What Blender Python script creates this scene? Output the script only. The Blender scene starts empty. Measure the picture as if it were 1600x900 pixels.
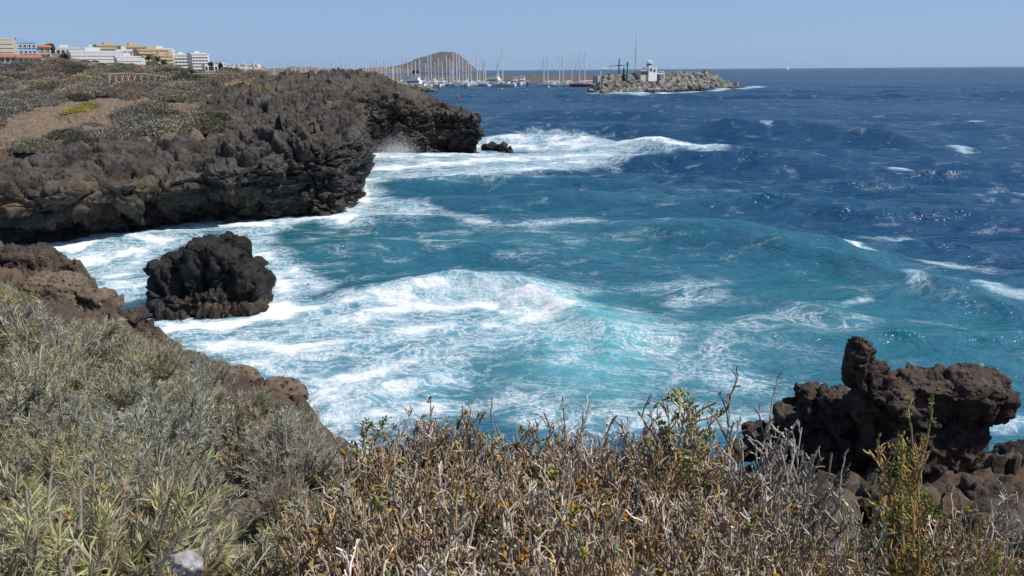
import bpy, bmesh, math, random
import numpy as np
from mathutils import Matrix, Vector
R = math.radians
random.seed(7)
SC = bpy.context.scene
COL = SC.collection

# ------------------------------------------------------------------ camera
CAM_H, FPX, PITCH, ROLL = 9.0, 1244.0, R(15.31), R(-0.40)
fw = np.array([0, math.cos(PITCH), -math.sin(PITCH)])
r0 = np.array([1.0, 0, 0]); u0 = np.array([0, math.sin(PITCH), math.cos(PITCH)])
rt = math.cos(ROLL) * r0 + math.sin(ROLL) * u0
up = -math.sin(ROLL) * r0 + math.cos(ROLL) * u0
cam_d = bpy.data.cameras.new('camera'); cam = bpy.data.objects.new('camera', cam_d); COL.objects.link(cam)
cam_d.lens = 36.0 * FPX / 1600.0; cam_d.sensor_width = 36.0; cam_d.clip_start = 0.05; cam_d.clip_end = 200000.0
cam.matrix_world = Matrix(((rt[0], up[0], -fw[0], 0), (rt[1], up[1], -fw[1], 0), (rt[2], up[2], -fw[2], CAM_H), (0, 0, 0, 1)))
SC.camera = cam

def ray(px, py):
    return fw + (px - 800) / FPX * rt - (py - 450) / FPX * up
def P(px, py, z=0.0):                      # the point of a level plane seen at this place of the photograph
    d = ray(px, py); t = (z - CAM_H) / d[2]
    return np.array([d[0] * t, d[1] * t, z])
def Q(px, py, y):                          # the point at this distance ahead
    d = ray(px, py); t = y / d[1]
    return np.array([d[0] * t, y, CAM_H + d[2] * t])

# ------------------------------------------------------------------ sky, sun, exposure
SUN_EL, SUN_AZ = R(58), R(98)              # azimuth clockwise from +Y (ahead); the sun stands square to the right
w = bpy.data.worlds.new("World"); SC.world = w; w.use_nodes = True
nt = w.node_tree; nt.nodes.clear()
sky = nt.nodes.new('ShaderNodeTexSky'); sky.sky_type = 'NISHITA'; sky.sun_disc = False
sky.sun_elevation = SUN_EL; sky.sun_rotation = SUN_AZ; sky.altitude = 0; sky.air_density = 1.0; sky.dust_density = 0.3; sky.ozone_density = 4.0
def wn(typ, ins, out=0, **pr):
    nd = nt.nodes.new('ShaderNode' + typ)
    for k, v in pr.items(): setattr(nd, k, v)
    for k, v in ins.items():
        if isinstance(v, bpy.types.NodeSocket): nt.links.new(v, nd.inputs[k])
        else: nd.inputs[k].default_value = v
    return nd.outputs[out]
SKY_S = 0.075
elev = wn('SeparateXYZ', {0: wn('TexCoord', {}, 0)}, 2)
airl = wn('Math', {0: 2.718, 1: wn('Math', {0: wn('Math', {0: elev, 1: 0.0}, operation='MAXIMUM'), 1: -3.2}, operation='MULTIPLY')}, operation='POWER')
skyc = wn('Mix', {0: 1.0, 6: sky.outputs[0], 7: (0.80, 0.90, 1.10, 1)}, 2, data_type='RGBA', blend_type='MULTIPLY')
skyc = wn('Mix', {0: wn('Math', {0: airl, 1: 0.80}, operation='MULTIPLY'), 6: skyc, 7: (0.325 / SKY_S, 0.500 / SKY_S, 0.790 / SKY_S, 1)}, 2, data_type='RGBA')   # the even blue airlight low over the sea, all round
bg = nt.nodes.new('ShaderNodeBackground'); bg.inputs[1].default_value = SKY_S
wo = nt.nodes.new('ShaderNodeOutputWorld')
nt.links.new(skyc, bg.inputs[0]); nt.links.new(bg.outputs[0], wo.inputs[0])
sl = bpy.data.lights.new('sun', 'SUN'); sl.energy = 4.6; sl.angle = R(0.53); sl.color = (1.0, 0.95, 0.87)
so = bpy.data.objects.new('sun', sl); COL.objects.link(so)
sdir = Vector((math.sin(SUN_AZ) * math.cos(SUN_EL), math.cos(SUN_AZ) * math.cos(SUN_EL), math.sin(SUN_EL)))
so.rotation_euler = (-sdir).to_track_quat('-Z', 'Y').to_euler(); so.location = (60, 20, 80)
SC.view_settings.view_transform = 'Standard'; SC.view_settings.look = 'None'
SC.view_settings.exposure = 0.0; SC.view_settings.gamma = 1.0; SC.view_settings.use_curve_mapping = False
SC.render.engine = 'CYCLES'; SC.cycles.max_bounces = 5; SC.cycles.diffuse_bounces = 2; SC.cycles.glossy_bounces = 2
SC.cycles.transparent_max_bounces = 4; SC.cycles.volume_bounces = 0; SC.cycles.use_denoising = True; SC.cycles.sample_clamp_direct = 3.0; SC.cycles.sample_clamp_indirect = 4.0

# ------------------------------------------------------------------ numpy noise
rng = np.random.default_rng(11)
PT = rng.permutation(256); PT = np.concatenate([PT, PT]).astype(np.int32)
GR = rng.normal(size=(256, 3)); GR /= np.linalg.norm(GR, axis=1)[:, None]; GR = GR.astype(np.float32)
def hsh(ix, iy, iz):
    return PT[(PT[(PT[ix & 255] + iy) & 255] + iz) & 255]
def pn(p):
    p = np.asarray(p, np.float32); i = np.floor(p).astype(np.int32); f = p - i
    u = f * f * f * (f * (f * 6 - 15) + 10)
    out = np.zeros(len(p), np.float32)
    for dx in (0, 1):
        wx = u[:, 0] if dx else 1 - u[:, 0]
        for dy in (0, 1):
            wy = u[:, 1] if dy else 1 - u[:, 1]
            for dz in (0, 1):
                wz = u[:, 2] if dz else 1 - u[:, 2]
                g = GR[hsh(i[:, 0] + dx, i[:, 1] + dy, i[:, 2] + dz)]
                out += wx * wy * wz * (g[:, 0] * (f[:, 0] - dx) + g[:, 1] * (f[:, 1] - dy) + g[:, 2] * (f[:, 2] - dz))
    return out
def fbm(p, o=4, gain=0.5):
    p = np.asarray(p, np.float32); a = 1.0; s = 0; q = p
    for k in range(o):
        s = s + a * pn(q); a *= gain; q = q * 2.03 + 17.3
    return s
def worley(p):
    p = np.asarray(p, np.float32); i = np.floor(p).astype(np.int32); n = len(p)
    f1 = np.full(n, 9e9, np.float32); f2 = f1.copy(); cid = np.zeros(n, np.int32); off = np.zeros((n, 3), np.float32)
    for dx in (-1, 0, 1):
        for dy in (-1, 0, 1):
            for dz in (-1, 0, 1):
                h = hsh(i[:, 0] + dx, i[:, 1] + dy, i[:, 2] + dz)
                c = i + np.array([dx, dy, dz]) + 0.5 + 0.62 * GR[h]
                e = p - c; d = (e ** 2).sum(1)
                m = d < f1
                f2 = np.where(m, f1, np.minimum(f2, d)); cid = np.where(m, h, cid); off[m] = e[m]; f1 = np.where(m, d, f1)
    return np.sqrt(f1), np.sqrt(f2), cid, off
def sstep(a, b, x):
    t = np.clip((x - a) / (b - a), 0, 1); return t * t * (3 - 2 * t)
def tps(pts):                               # thin-plate surface through (x, y, z) points
    pts = np.asarray(pts, float); xy = pts[:, :2]; n = len(pts)
    sc = np.abs(xy).max()
    def U(r2): return 0.5 * r2 * np.log(r2 + 1e-12)
    A = np.zeros((n + 3, n + 3)); X = xy / sc
    A[:n, :n] = U(((X[:, None] - X[None]) ** 2).sum(2)) + np.eye(n) * 1e-5
    A[:n, n] = 1; A[:n, n + 1:] = X; A[n, :n] = 1; A[n + 1:, :n] = X.T
    b = np.zeros(n + 3); b[:n] = pts[:, 2]; c = np.linalg.solve(A, b)
    def f(x, y):
        x = np.asarray(x, float) / sc; y = np.asarray(y, float) / sc; sh = np.broadcast(x, y).shape
        x = np.broadcast_to(x, sh).ravel(); y = np.broadcast_to(y, sh).ravel()
        o = c[n] + c[n + 1] * x + c[n + 2] * y
        for k in range(n):
            o = o + c[k] * U((x - X[k, 0]) ** 2 + (y - X[k, 1]) ** 2)
        return o.reshape(sh)
    return f

# ------------------------------------------------------------------ mesh helpers
def mk(name, V, Fs, mat=None, attrs=None, parent=None, smooth=True, link=True):
    """One mesh object from numpy arrays. Fs is a list of (n,3) / (n,4) index arrays."""
    me = bpy.data.meshes.new(name)
    V = np.ascontiguousarray(V, np.float32); Fs = [np.asarray(f, np.int32) for f in (Fs if isinstance(Fs, list) else [Fs]) if len(f)]
    me.vertices.add(len(V)); me.vertices.foreach_set('co', V.ravel())
    loops = np.concatenate([f.ravel() for f in Fs]); tot = np.concatenate([np.full(len(f), f.shape[1], np.int32) for f in Fs])
    st = np.concatenate([[0], np.cumsum(tot)[:-1]]).astype(np.int32)
    me.loops.add(len(loops)); me.loops.foreach_set('vertex_index', loops)
    me.polygons.add(len(tot)); me.polygons.foreach_set('loop_start', st); me.polygons.foreach_set('loop_total', tot)
    me.polygons.foreach_set('use_smooth', np.full(len(tot), smooth, bool))
    for k, a in (attrs or {}).items():
        a = np.asarray(a, np.float32)
        if a.ndim == 1:
            at = me.attributes.new(k, 'FLOAT', 'POINT'); at.data.foreach_set('value', np.ascontiguousarray(a))
        else:
            at = me.attributes.new(k, 'FLOAT_COLOR', 'POINT')
            at.data.foreach_set('color', np.ascontiguousarray(np.c_[a[:, :3], np.ones(len(a))], dtype=np.float32).ravel())
    me.update(calc_edges=True)
    if mat: me.materials.append(mat)
    if not link: return me
    return ob(name, me, parent)
def ob(name, me, parent=None):
    o = bpy.data.objects.new(name, me); COL.objects.link(o)
    if parent is not None: o.parent = parent
    return o
def empty(name, loc=(0, 0, 0), rz=0):
    o = bpy.data.objects.new(name, None); COL.objects.link(o); o.location = loc; o.rotation_euler = (0, 0, rz); return o
def tag(o, label, cat, group=None):
    o['label'] = label; o['category'] = cat
    if group: o['group'] = group
    return o
def struct(o): o['kind'] = 'structure'; return o
def stuff(o): o['kind'] = 'stuff'; return o
def copy_tree(o, parent=None):
    c = o.copy(); COL.objects.link(c)
    if parent is not None: c.parent = parent
    for ch in list(o.children): copy_tree(ch, c)
    return c
def grid_faces(n, m):
    i = np.arange(n - 1)[:, None] * m + np.arange(m - 1)[None]
    return np.stack([i, i + 1, i + m + 1, i + m], -1).reshape(-1, 4)
def grid_normals(G):
    a = np.gradient(G, axis=0); b = np.gradient(G, axis=1); n = np.cross(a, b)
    return n / (np.linalg.norm(n, axis=2)[..., None] + 1e-9)
def tubes(Pn, Rn, sides=4, cap=False):
    """Batch of tubes: Pn (N,K,3) points, Rn (N,K) radii -> V, F."""
    N, K, _ = Pn.shape
    T = np.gradient(Pn, axis=1); T /= np.linalg.norm(T, axis=2)[..., None] + 1e-9
    ref = np.where(np.abs(T[..., 2:3]) > 0.9, np.array([1.0, 0, 0]), np.array([0, 0, 1.0]))
    A = np.cross(T, ref); A /= np.linalg.norm(A, axis=2)[..., None] + 1e-9
    B = np.cross(T, A)
    an = np.arange(sides) * 2 * math.pi / sides
    V = Pn[:, :, None] + Rn[:, :, None, None] * (A[:, :, None] * np.cos(an)[None, None, :, None] + B[:, :, None] * np.sin(an)[None, None, :, None])
    base = (np.arange(N)[:, None, None] * K + np.arange(K - 1)[None, :, None]) * sides
    j = np.arange(sides)[None, None]; j2 = (j + 1) % sides
    F = np.stack([base + j, base + j2, base + sides + j2, base + sides + j], -1).reshape(-1, 4)
    return V.reshape(-1, 3), F
class MB:
    """Collects boxes, prisms and tubes, builds ONE mesh."""
    def __init__(s): s.V = []; s.F4 = []; s.F3 = []; s.n = 0
    def add(s, V, F):
        V = np.asarray(V, float); F = np.asarray(F)
        s.V.append(V); (s.F4 if F.shape[1] == 4 else s.F3).append(F + s.n); s.n += len(V); return s
    def box(s, x0, x1, y0, y1, z0, z1):
        V = [(x, y, z) for x in (x0, x1) for y in (y0, y1) for z in (z0, z1)]
        return s.add(V, [(0, 1, 3, 2), (4, 6, 7, 5), (0, 4, 5, 1), (2, 3, 7, 6), (0, 2, 6, 4), (1, 5, 7, 3)])
    def tube(s, pts, rad, sides=6):
        pts = np.asarray(pts, float)[None]; rad = np.broadcast_to(np.asarray(rad, float), (pts.shape[1],))[None]
        V, F = tubes(pts, rad, sides); K = pts.shape[1]
        s.add(V, F)
        c0 = s.n - len(V)
        n = len(V)
        s.add([pts[0, 0], pts[0, -1]], np.zeros((0, 4), int))
        s.F3.append(np.array([(s.n - 2, c0 + (j + 1) % sides, c0 + j) for j in range(sides)] + [(s.n - 1, c0 + n - sides + j, c0 + n - sides + (j + 1) % sides) for j in range(sides)]))
        return s
    def lathe(s, prof, c=(0, 0, 0), sides=12):
        an = np.arange(sides) * 2 * math.pi / sides; V = []
        for r_, z_ in prof: V += [(c[0] + r_ * math.cos(a), c[1] + r_ * math.sin(a), c[2] + z_) for a in an]
        F = [(k * sides + j, k * sides + (j + 1) % sides, (k + 1) * sides + (j + 1) % sides, (k + 1) * sides + j) for k in range(len(prof) - 1) for j in range(sides)]
        return s.add(V, F)
    def mesh(s, name, mat, smooth=False):
        return mk(name, np.concatenate(s.V), [np.concatenate(f) for f in (s.F4, s.F3) if f], mat, smooth=smooth, link=False)
    def build(s, name, mat, parent=None, smooth=False):
        return ob(name, s.mesh(name, mat, smooth), parent)
def blob_mesh(prims, voxel, pw=2.0):
    """Ellipsoid lumps fused by a voxel remesh -> V, F, N."""
    bm = bmesh.new()
    for (c, r_, rot) in prims:
        M = Matrix.Translation(c) @ Matrix.Rotation(R(rot[2]), 4, 'Z') @ Matrix.Rotation(R(rot[1]), 4, 'Y') @ Matrix.Rotation(R(rot[0]), 4, 'X') @ Matrix.Diagonal((*r_, 1))
        vs = bmesh.ops.create_icosphere(bm, subdivisions=3, radius=1.0)['verts']
        for v in vs:
            if pw != 2.0: v.co = v.co / (abs(v.co.x) ** pw + abs(v.co.y) ** pw + abs(v.co.z) ** pw) ** (1 / pw) * .93
            v.co = M @ v.co
    me = bpy.data.meshes.new('tmp'); bm.to_mesh(me); bm.free()
    o = bpy.data.objects.new('tmp', me); COL.objects.link(o)
    md = o.modifiers.new('r', 'REMESH'); md.mode = 'VOXEL'; md.voxel_size = voxel
    dg = bpy.context.evaluated_depsgraph_get(); e = bpy.data.meshes.new_from_object(o.evaluated_get(dg))
    V = np.zeros(len(e.vertices) * 3, np.float32); e.vertices.foreach_get('co', V); V = V.reshape(-1, 3)
    Nn = np.zeros(len(e.vertices) * 3, np.float32); e.vertex_normals.foreach_get('vector', Nn); Nn = Nn.reshape(-1, 3)
    Ft = np.zeros(len(e.loops), np.int32); e.loops.foreach_get('vertex_index', Ft); F = Ft.reshape(-1, 4)
    bpy.data.objects.remove(o); bpy.data.meshes.remove(me); bpy.data.meshes.remove(e)
    return V, F, Nn
def lava(p, s1=1.0, a1=0.35, s2=0.4, a2=0.12, a3=0.03, s3=0.1):
    """Clinker relief: tilted broken blocks at two sizes, cut by cracks, plus ridged grain."""
    p = np.asarray(p, np.float32)
    wv = np.stack([fbm(p / s1 * 0.7 + k * 31.7, 3) for k in range(3)], 1) * s1 * 0.75
    f1, f2, c, o = worley((p + wv) / s1)
    g1, g2, c2, o2 = worley((p + wv * 0.5) / s2)
    t1 = (o * GR[(c * 7 + 13) & 255]).sum(1); t2 = (o2 * GR[(c2 * 5 + 29) & 255]).sum(1)
    big = sstep(-.45, .15, pn(p / s1 * 0.45 + 55))                 # how blocky it is here
    d = a1 * (0.10 - 0.16 * f1 + 1.15 * t1 * (.35 + .65 * big) + ((c % 17) / 17.0 - 0.5) * 1.05) - a1 * 0.75 * np.exp(-((f2 - f1) / 0.06) ** 2)
    d += a2 * (0.10 - 0.12 * g1 + 1.15 * t2 + ((c2 % 13) / 13.0 - 0.5) * 1.1) - a2 * 0.45 * np.exp(-((g2 - g1) / 0.09) ** 2)
    wz = p[:, 2] / s1 * 1.5 + 0.9 * pn(p / s1 * .35 + 21) + 0.25 * pn(p / s1 * 1.7)
    led = wz - np.floor(wz); d += a1 * 0.38 * (led ** 2 - .33)                                # ledges of the flow layers
    rg = 1 - np.abs(fbm(p / s1 * 1.3 + 9, 5, .6)) * 2.2
    return d + a1 * 0.30 * (rg - .5) + a3 * fbm(p / s3, 4, .6)

# ------------------------------------------------------------------ material helpers
class NT:
    def __init__(s, name):
        s.m = bpy.data.materials.new(name); s.m.use_nodes = True; s.t = s.m.node_tree; s.t.nodes.clear()
        s.out = s.t.nodes.new('ShaderNodeOutputMaterial')
    def n(s, typ, ins=None, out=0, **props):
        nd = s.t.nodes.new('ShaderNode' + typ)
        for k, v in props.items(): setattr(nd, k, v)
        for k, v in (ins or {}).items():
            sk = nd.inputs[k]
            if isinstance(v, bpy.types.NodeSocket): s.t.links.new(v, sk)
            else: sk.default_value = v
        return nd.outputs[out] if out is not None else nd
    def math(s, op, a, b=0.0, c=None, clamp=False):
        d = {0: a, 1: b}
        if c is not None: d[2] = c
        return s.n('Math', d, operation=op, use_clamp=clamp)
    def mix(s, f, a, b, blend='MIX'):
        a = (*a, 1) if isinstance(a, tuple) and len(a) == 3 else a; b = (*b, 1) if isinstance(b, tuple) and len(b) == 3 else b
        return s.n('Mix', {0: f, 6: a, 7: b}, out=2, data_type='RGBA', blend_type=blend)
    def step(s, x, a, b):
        return s.n('MapRange', {0: x, 1: a, 2: b, 3: 0.0, 4: 1.0}, interpolation_type='SMOOTHSTEP')
    def noise(s, vec, scale, detail=5, rough=0.55, out=0, dist=0.0):
        return s.n('TexNoise', {'Vector': vec, 'Scale': scale, 'Detail': detail, 'Roughness': rough, 'Distortion': dist}, out=out)
    def attr(s, name, out=2): return s.n('Attribute', out=out, attribute_name=name)
    def pos(s): return s.n('NewGeometry', out=0)
    def obj(s): return s.n('TexCoord', out=3)
    def bump(s, h, strength, dist, nrm=None):
        d = {'Height': h, 'Strength': strength, 'Distance': dist}
        if nrm is not None: d['Normal'] = nrm
        return s.n('Bump', d)
    def bsdf(s, color, rough=0.8, nrm=None, spec=0.3, **kw):
        d = {'Base Color': (*color, 1) if isinstance(color, tuple) and len(color) == 3 else color, 'Roughness': rough, 'Specular IOR Level': spec}
        if nrm is not None: d['Normal'] = nrm
        d.update(kw); return s.n('BsdfPrincipled', d)
    def done(s, sh): s.t.links.new(sh, s.out.inputs[0]); return s.m
def plain(name, c, rough=0.6, var=0.15, scale=1.5, spec=0.3, metal=0.0):
    k = NT(name); p = k.obj()
    n = k.noise(p, scale, 5, 0.6)
    col = k.mix(n, tuple(v * (1 - var) for v in c), tuple(min(1, v * (1 + var)) for v in c))
    return k.done(k.bsdf(col, rough, k.bump(n, 0.15, 0.02), spec, Metallic=metal))
def rock_mat(name, c1, c2, c3, s=1.0, world=True, bump=0.6, pits=False):
    """Lava rock; vertex attributes: soil (earth lying on it), wet (sea-wet band), ochre (weathered patches)."""
    k = NT(name); p = k.pos() if world else k.obj()
    n1 = k.noise(p, 0.9 * s, 6, 0.62); n2 = k.noise(p, 5.0 * s, 6, 0.65); n3 = k.noise(p, 0.35 * s, 4, 0.6)
    c = k.mix(k.step(n1, 0.35, 0.66), c1, c2)
    c = k.mix(k.math('MULTIPLY', k.step(n2, 0.5, 0.75), 0.6), c, c3)
    oc = k.math('MULTIPLY', k.attr('ochre'), k.step(n3, 0.42, 0.62))
    c = k.mix(oc, c, k.mix(n2, (0.16, 0.10, 0.045), (0.30, 0.21, 0.11)))
    soil = k.step(k.math('ADD', k.attr('soil'), k.math('MULTIPLY', k.math('SUBTRACT', n1, 0.5), 0.9)), 0.35, 0.65)
    c = k.mix(soil, c, k.mix(k.step(n2, 0.3, 0.7), (0.145, 0.104, 0.072), (0.24, 0.178, 0.125)))
    wet = k.step(k.math('ADD', k.attr('wet'), k.math('MULTIPLY', k.math('SUBTRACT', n1, 0.5), 0.8)), 0.35, 0.75)
    c = k.mix(wet, c, k.mix(0.55, c, (0.012, 0.011, 0.010)))
    rough = k.math('SUBTRACT', 0.92, k.math('MULTIPLY', wet, 0.58))
    v = k.n('TexVoronoi', {'Vector': p, 'Scale': 6.0 * s, 'Randomness': 1.0}, out=0)
    h = k.math('ADD', k.math('MULTIPLY', n2, 1.0), (k.math('MULTIPLY', k.step(v, .05, .42), 0.9) if pits else k.math('MULTIPLY', v, -0.5)))
    b = k.bump(h, bump, 0.12 / s); b = k.bump(k.noise(p, 26 * s, 5, 0.7), bump * 0.7, 0.03 / s, b)
    return k.done(k.bsdf(c, rough, b, 0.35))
def col_mat(name, rough=0.75, spec=0.25, var=0.25, sss=0.0):
    """Plant matter: per-vertex colour, varied from plant to plant."""
    k = NT(name); c = k.attr('col', 0)
    r_ = k.n('ObjectInfo', out=5)
    c = k.n('HueSaturation', {'Hue': 0.5, 'Saturation': k.n('MapRange', {0: r_, 3: 0.85, 4: 1.12}), 'Value': k.n('MapRange', {0: k.math('FRACT', k.math('MULTIPLY', r_, 7.31)), 3: 1 - var, 4: 1 + var}), 'Color': c})
    d = k.bsdf(c, rough, None, spec)
    if sss:
        t = k.n('BsdfTranslucent', {'Color': c}); d = k.n('MixShader', {0: sss, 1: d, 2: t})
    return k.done(d)

# ------------------------------------------------------------------ coast lines
COAST = np.array([(-75, 28), (-45, 36.5), P(40, 386)[:2], P(150, 375)[:2], P(250, 358)[:2], P(330, 347)[:2], P(430, 343)[:2], P(530, 337)[:2],
                  P(569, 317)[:2], P(566, 287)[:2], P(556, 262)[:2], P(570, 244)[:2], P(610, 240)[:2], P(650, 240)[:2], P(700, 237)[:2], P(738, 238)[:2], (-3.4, 91.5), (-5, 96.5),
                  (-10, 106), (-18, 124), (-30, 150), (-52, 190), (-80, 260)])
def poly_dist(poly, x, y):
    d = np.full(np.shape(x), 1e9)
    for a, b in zip(poly[:-1], poly[1:]):
        ab = b - a; t = np.clip(((x - a[0]) * ab[0] + (y - a[1]) * ab[1]) / (ab @ ab), 0, 1)
        d = np.minimum(d, np.hypot(x - a[0] - t * ab[0], y - a[1] - t * ab[1]))
    return d
def inside(poly, x, y):
    c = np.zeros(np.shape(x), bool); n = len(poly)
    for i in range(n):
        (x1, y1), (x2, y2) = poly[i], poly[(i + 1) % n]
        if y1 == y2: continue
        c ^= ((y1 > y) != (y2 > y)) & (x < (x2 - x1) * (y - y1) / (y2 - y1) + x1)
    return c
LAND = np.concatenate([COAST, [(-300, 400), (-400, 28)]])
def coast_signed(x, y):                     # > 0 on land
    d = poly_dist(COAST, x, y); return np.where(inside(LAND, x, y), d, -d)
EDGE = np.array([(-20, 19.0), (-13, 15.5)] + [tuple(Q(*a)[:2]) for a in [(0, 378, 13), (40, 385, 12.5), (75, 400, 12), (100, 430, 11), (125, 450, 10.2), (170, 455, 9.6),
                (200, 490, 9), (230, 525, 8.4), (300, 560, 7.6), (350, 568, 7.0), (400, 590, 6.4), (450, 605, 6.0), (480, 640, 5.5), (530, 675, 5.0), (600, 700, 4.6),
                (800, 720, 4.3), (1000, 720, 4.4), (1130, 735, 5.2), (1200, 735, 7.0), (1400, 740, 7.3), (1600, 730, 7.6)]] + [(9, 9.0), (16, 11)])
EDGE = EDGE[np.argsort(EDGE[:, 0])]
def near_signed(x, y):                      # > 0 on the near ground
    d = poly_dist(EDGE, x, y); return np.where(y < np.interp(x, EDGE[:, 0], EDGE[:, 1]), d, -d)

# ------------------------------------------------------------------ sea
def sea_material():
    k = NT('sea_water'); p = k.n('VectorMath', {0: k.pos(), 1: (1, 1, 0.0)}, operation='MULTIPLY')
    foam = k.attr('foam'); aqua = k.attr('aqua'); fine = k.attr('fine')
    wz = k.n('TexNoise', {'Vector': p, 'Scale': 0.28, 'Detail': 3.0, 'Roughness': 0.5}, out=1)
    off = k.n('VectorMath', {0: k.n('VectorMath', {0: wz, 1: (0.5, 0.5, 0.5)}, operation='SUBTRACT'), 1: (4.6, 3.0, 0)}, operation='MULTIPLY')
    pw = k.n('VectorMath', {0: k.n('VectorMath', {0: p, 1: off}), 1: (0.72, 1.0, 1.0)}, operation='MULTIPLY')
    n1 = k.noise(pw, 0.62, 5, 0.55); n2 = k.noise(pw, 1.9, 5, 0.6); n3 = k.noise(pw, 0.45, 9, 0.68); n4 = k.noise(p, 9.0, 4, 0.7)
    def ridge(n, s): return k.math('POWER', k.math('SUBTRACT', 1.0, k.math('MULTIPLY', k.math('ABSOLUTE', k.math('SUBTRACT', n, 0.5)), s), clamp=True), 2.0)
    lace = k.math('MAXIMUM', ridge(n1, 15.0), k.math('MULTIPLY', ridge(n2, 11.0), 0.9))
    lace = k.math('MULTIPLY', lace, k.step(n4, 0.30, 0.58))
    f0 = k.math('ADD', foam, k.math('MULTIPLY', k.math('SUBTRACT', n3, 0.5), 1.9))
    solid = k.step(k.math('ADD', f0, k.math('MULTIPLY', k.math('SUBTRACT', n4, 0.5), 0.22)), 0.70, 1.02)
    lacem = k.math('MULTIPLY', lace, k.step(f0, 0.05, 0.55))
    ff = k.math('MAXIMUM', solid, k.math('MULTIPLY', lacem, 0.9), clamp=True)
    milk = k.math('MULTIPLY', k.step(k.math('ADD', foam, k.math('MULTIPLY', k.math('SUBTRACT', n3, 0.5), 0.7)), 0.05, 0.85), 0.78)
    aq = k.step(k.math('ADD', aqua, k.math('MULTIPLY', k.math('SUBTRACT', n1, 0.5), 0.45)), 0.0, 1.0)
    body = k.mix(aq, (0.0036, 0.046, 0.108), (0.021, 0.148, 0.188))
    body = k.mix(milk, body, (0.19, 0.43, 0.53))
    body = k.mix(k.math('MULTIPLY', k.step(aqua, 0.80, 1.5), 0.75), body, (0.14, 0.46, 0.52))
    r1 = k.noise(k.n('VectorMath', {0: p, 1: (0.8, 1.0, 1)}, operation='MULTIPLY'), 1.5, 4, 0.62)
    r2 = k.noise(k.n('VectorMath', {0: p, 1: (0.62, 1.0, 1)}, operation='MULTIPLY'), 0.30, 5, 0.6)
    b = k.bump(r2, k.math('SUBTRACT', 1.0, fine), 0.95)
    b = k.bump(r1, 0.8, 0.15, b)
    bf = k.bump(k.math('ADD', n4, k.math('MULTIPLY', ff, 0.6)), 0.5, 0.08, b)
    fr = k.math('MINIMUM', k.math('MULTIPLY', k.n('Fresnel', {0: 1.33, 'Normal': b}), 0.66), 0.28)
    water = k.n('MixShader', {0: fr, 1: k.n('BsdfDiffuse', {'Color': body, 'Normal': b}), 2: k.n('BsdfGlossy', {'Color': (1, 1, 1, 1), 'Roughness': 0.12, 'Normal': b}, distribution='BECKMANN')})
    white = k.n('BsdfDiffuse', {'Color': (0.80, 0.84, 0.86, 1), 'Roughness': 0.6, 'Normal': bf})
    return k.done(k.n('MixShader', {0: ff, 1: water, 2: white}))

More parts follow.
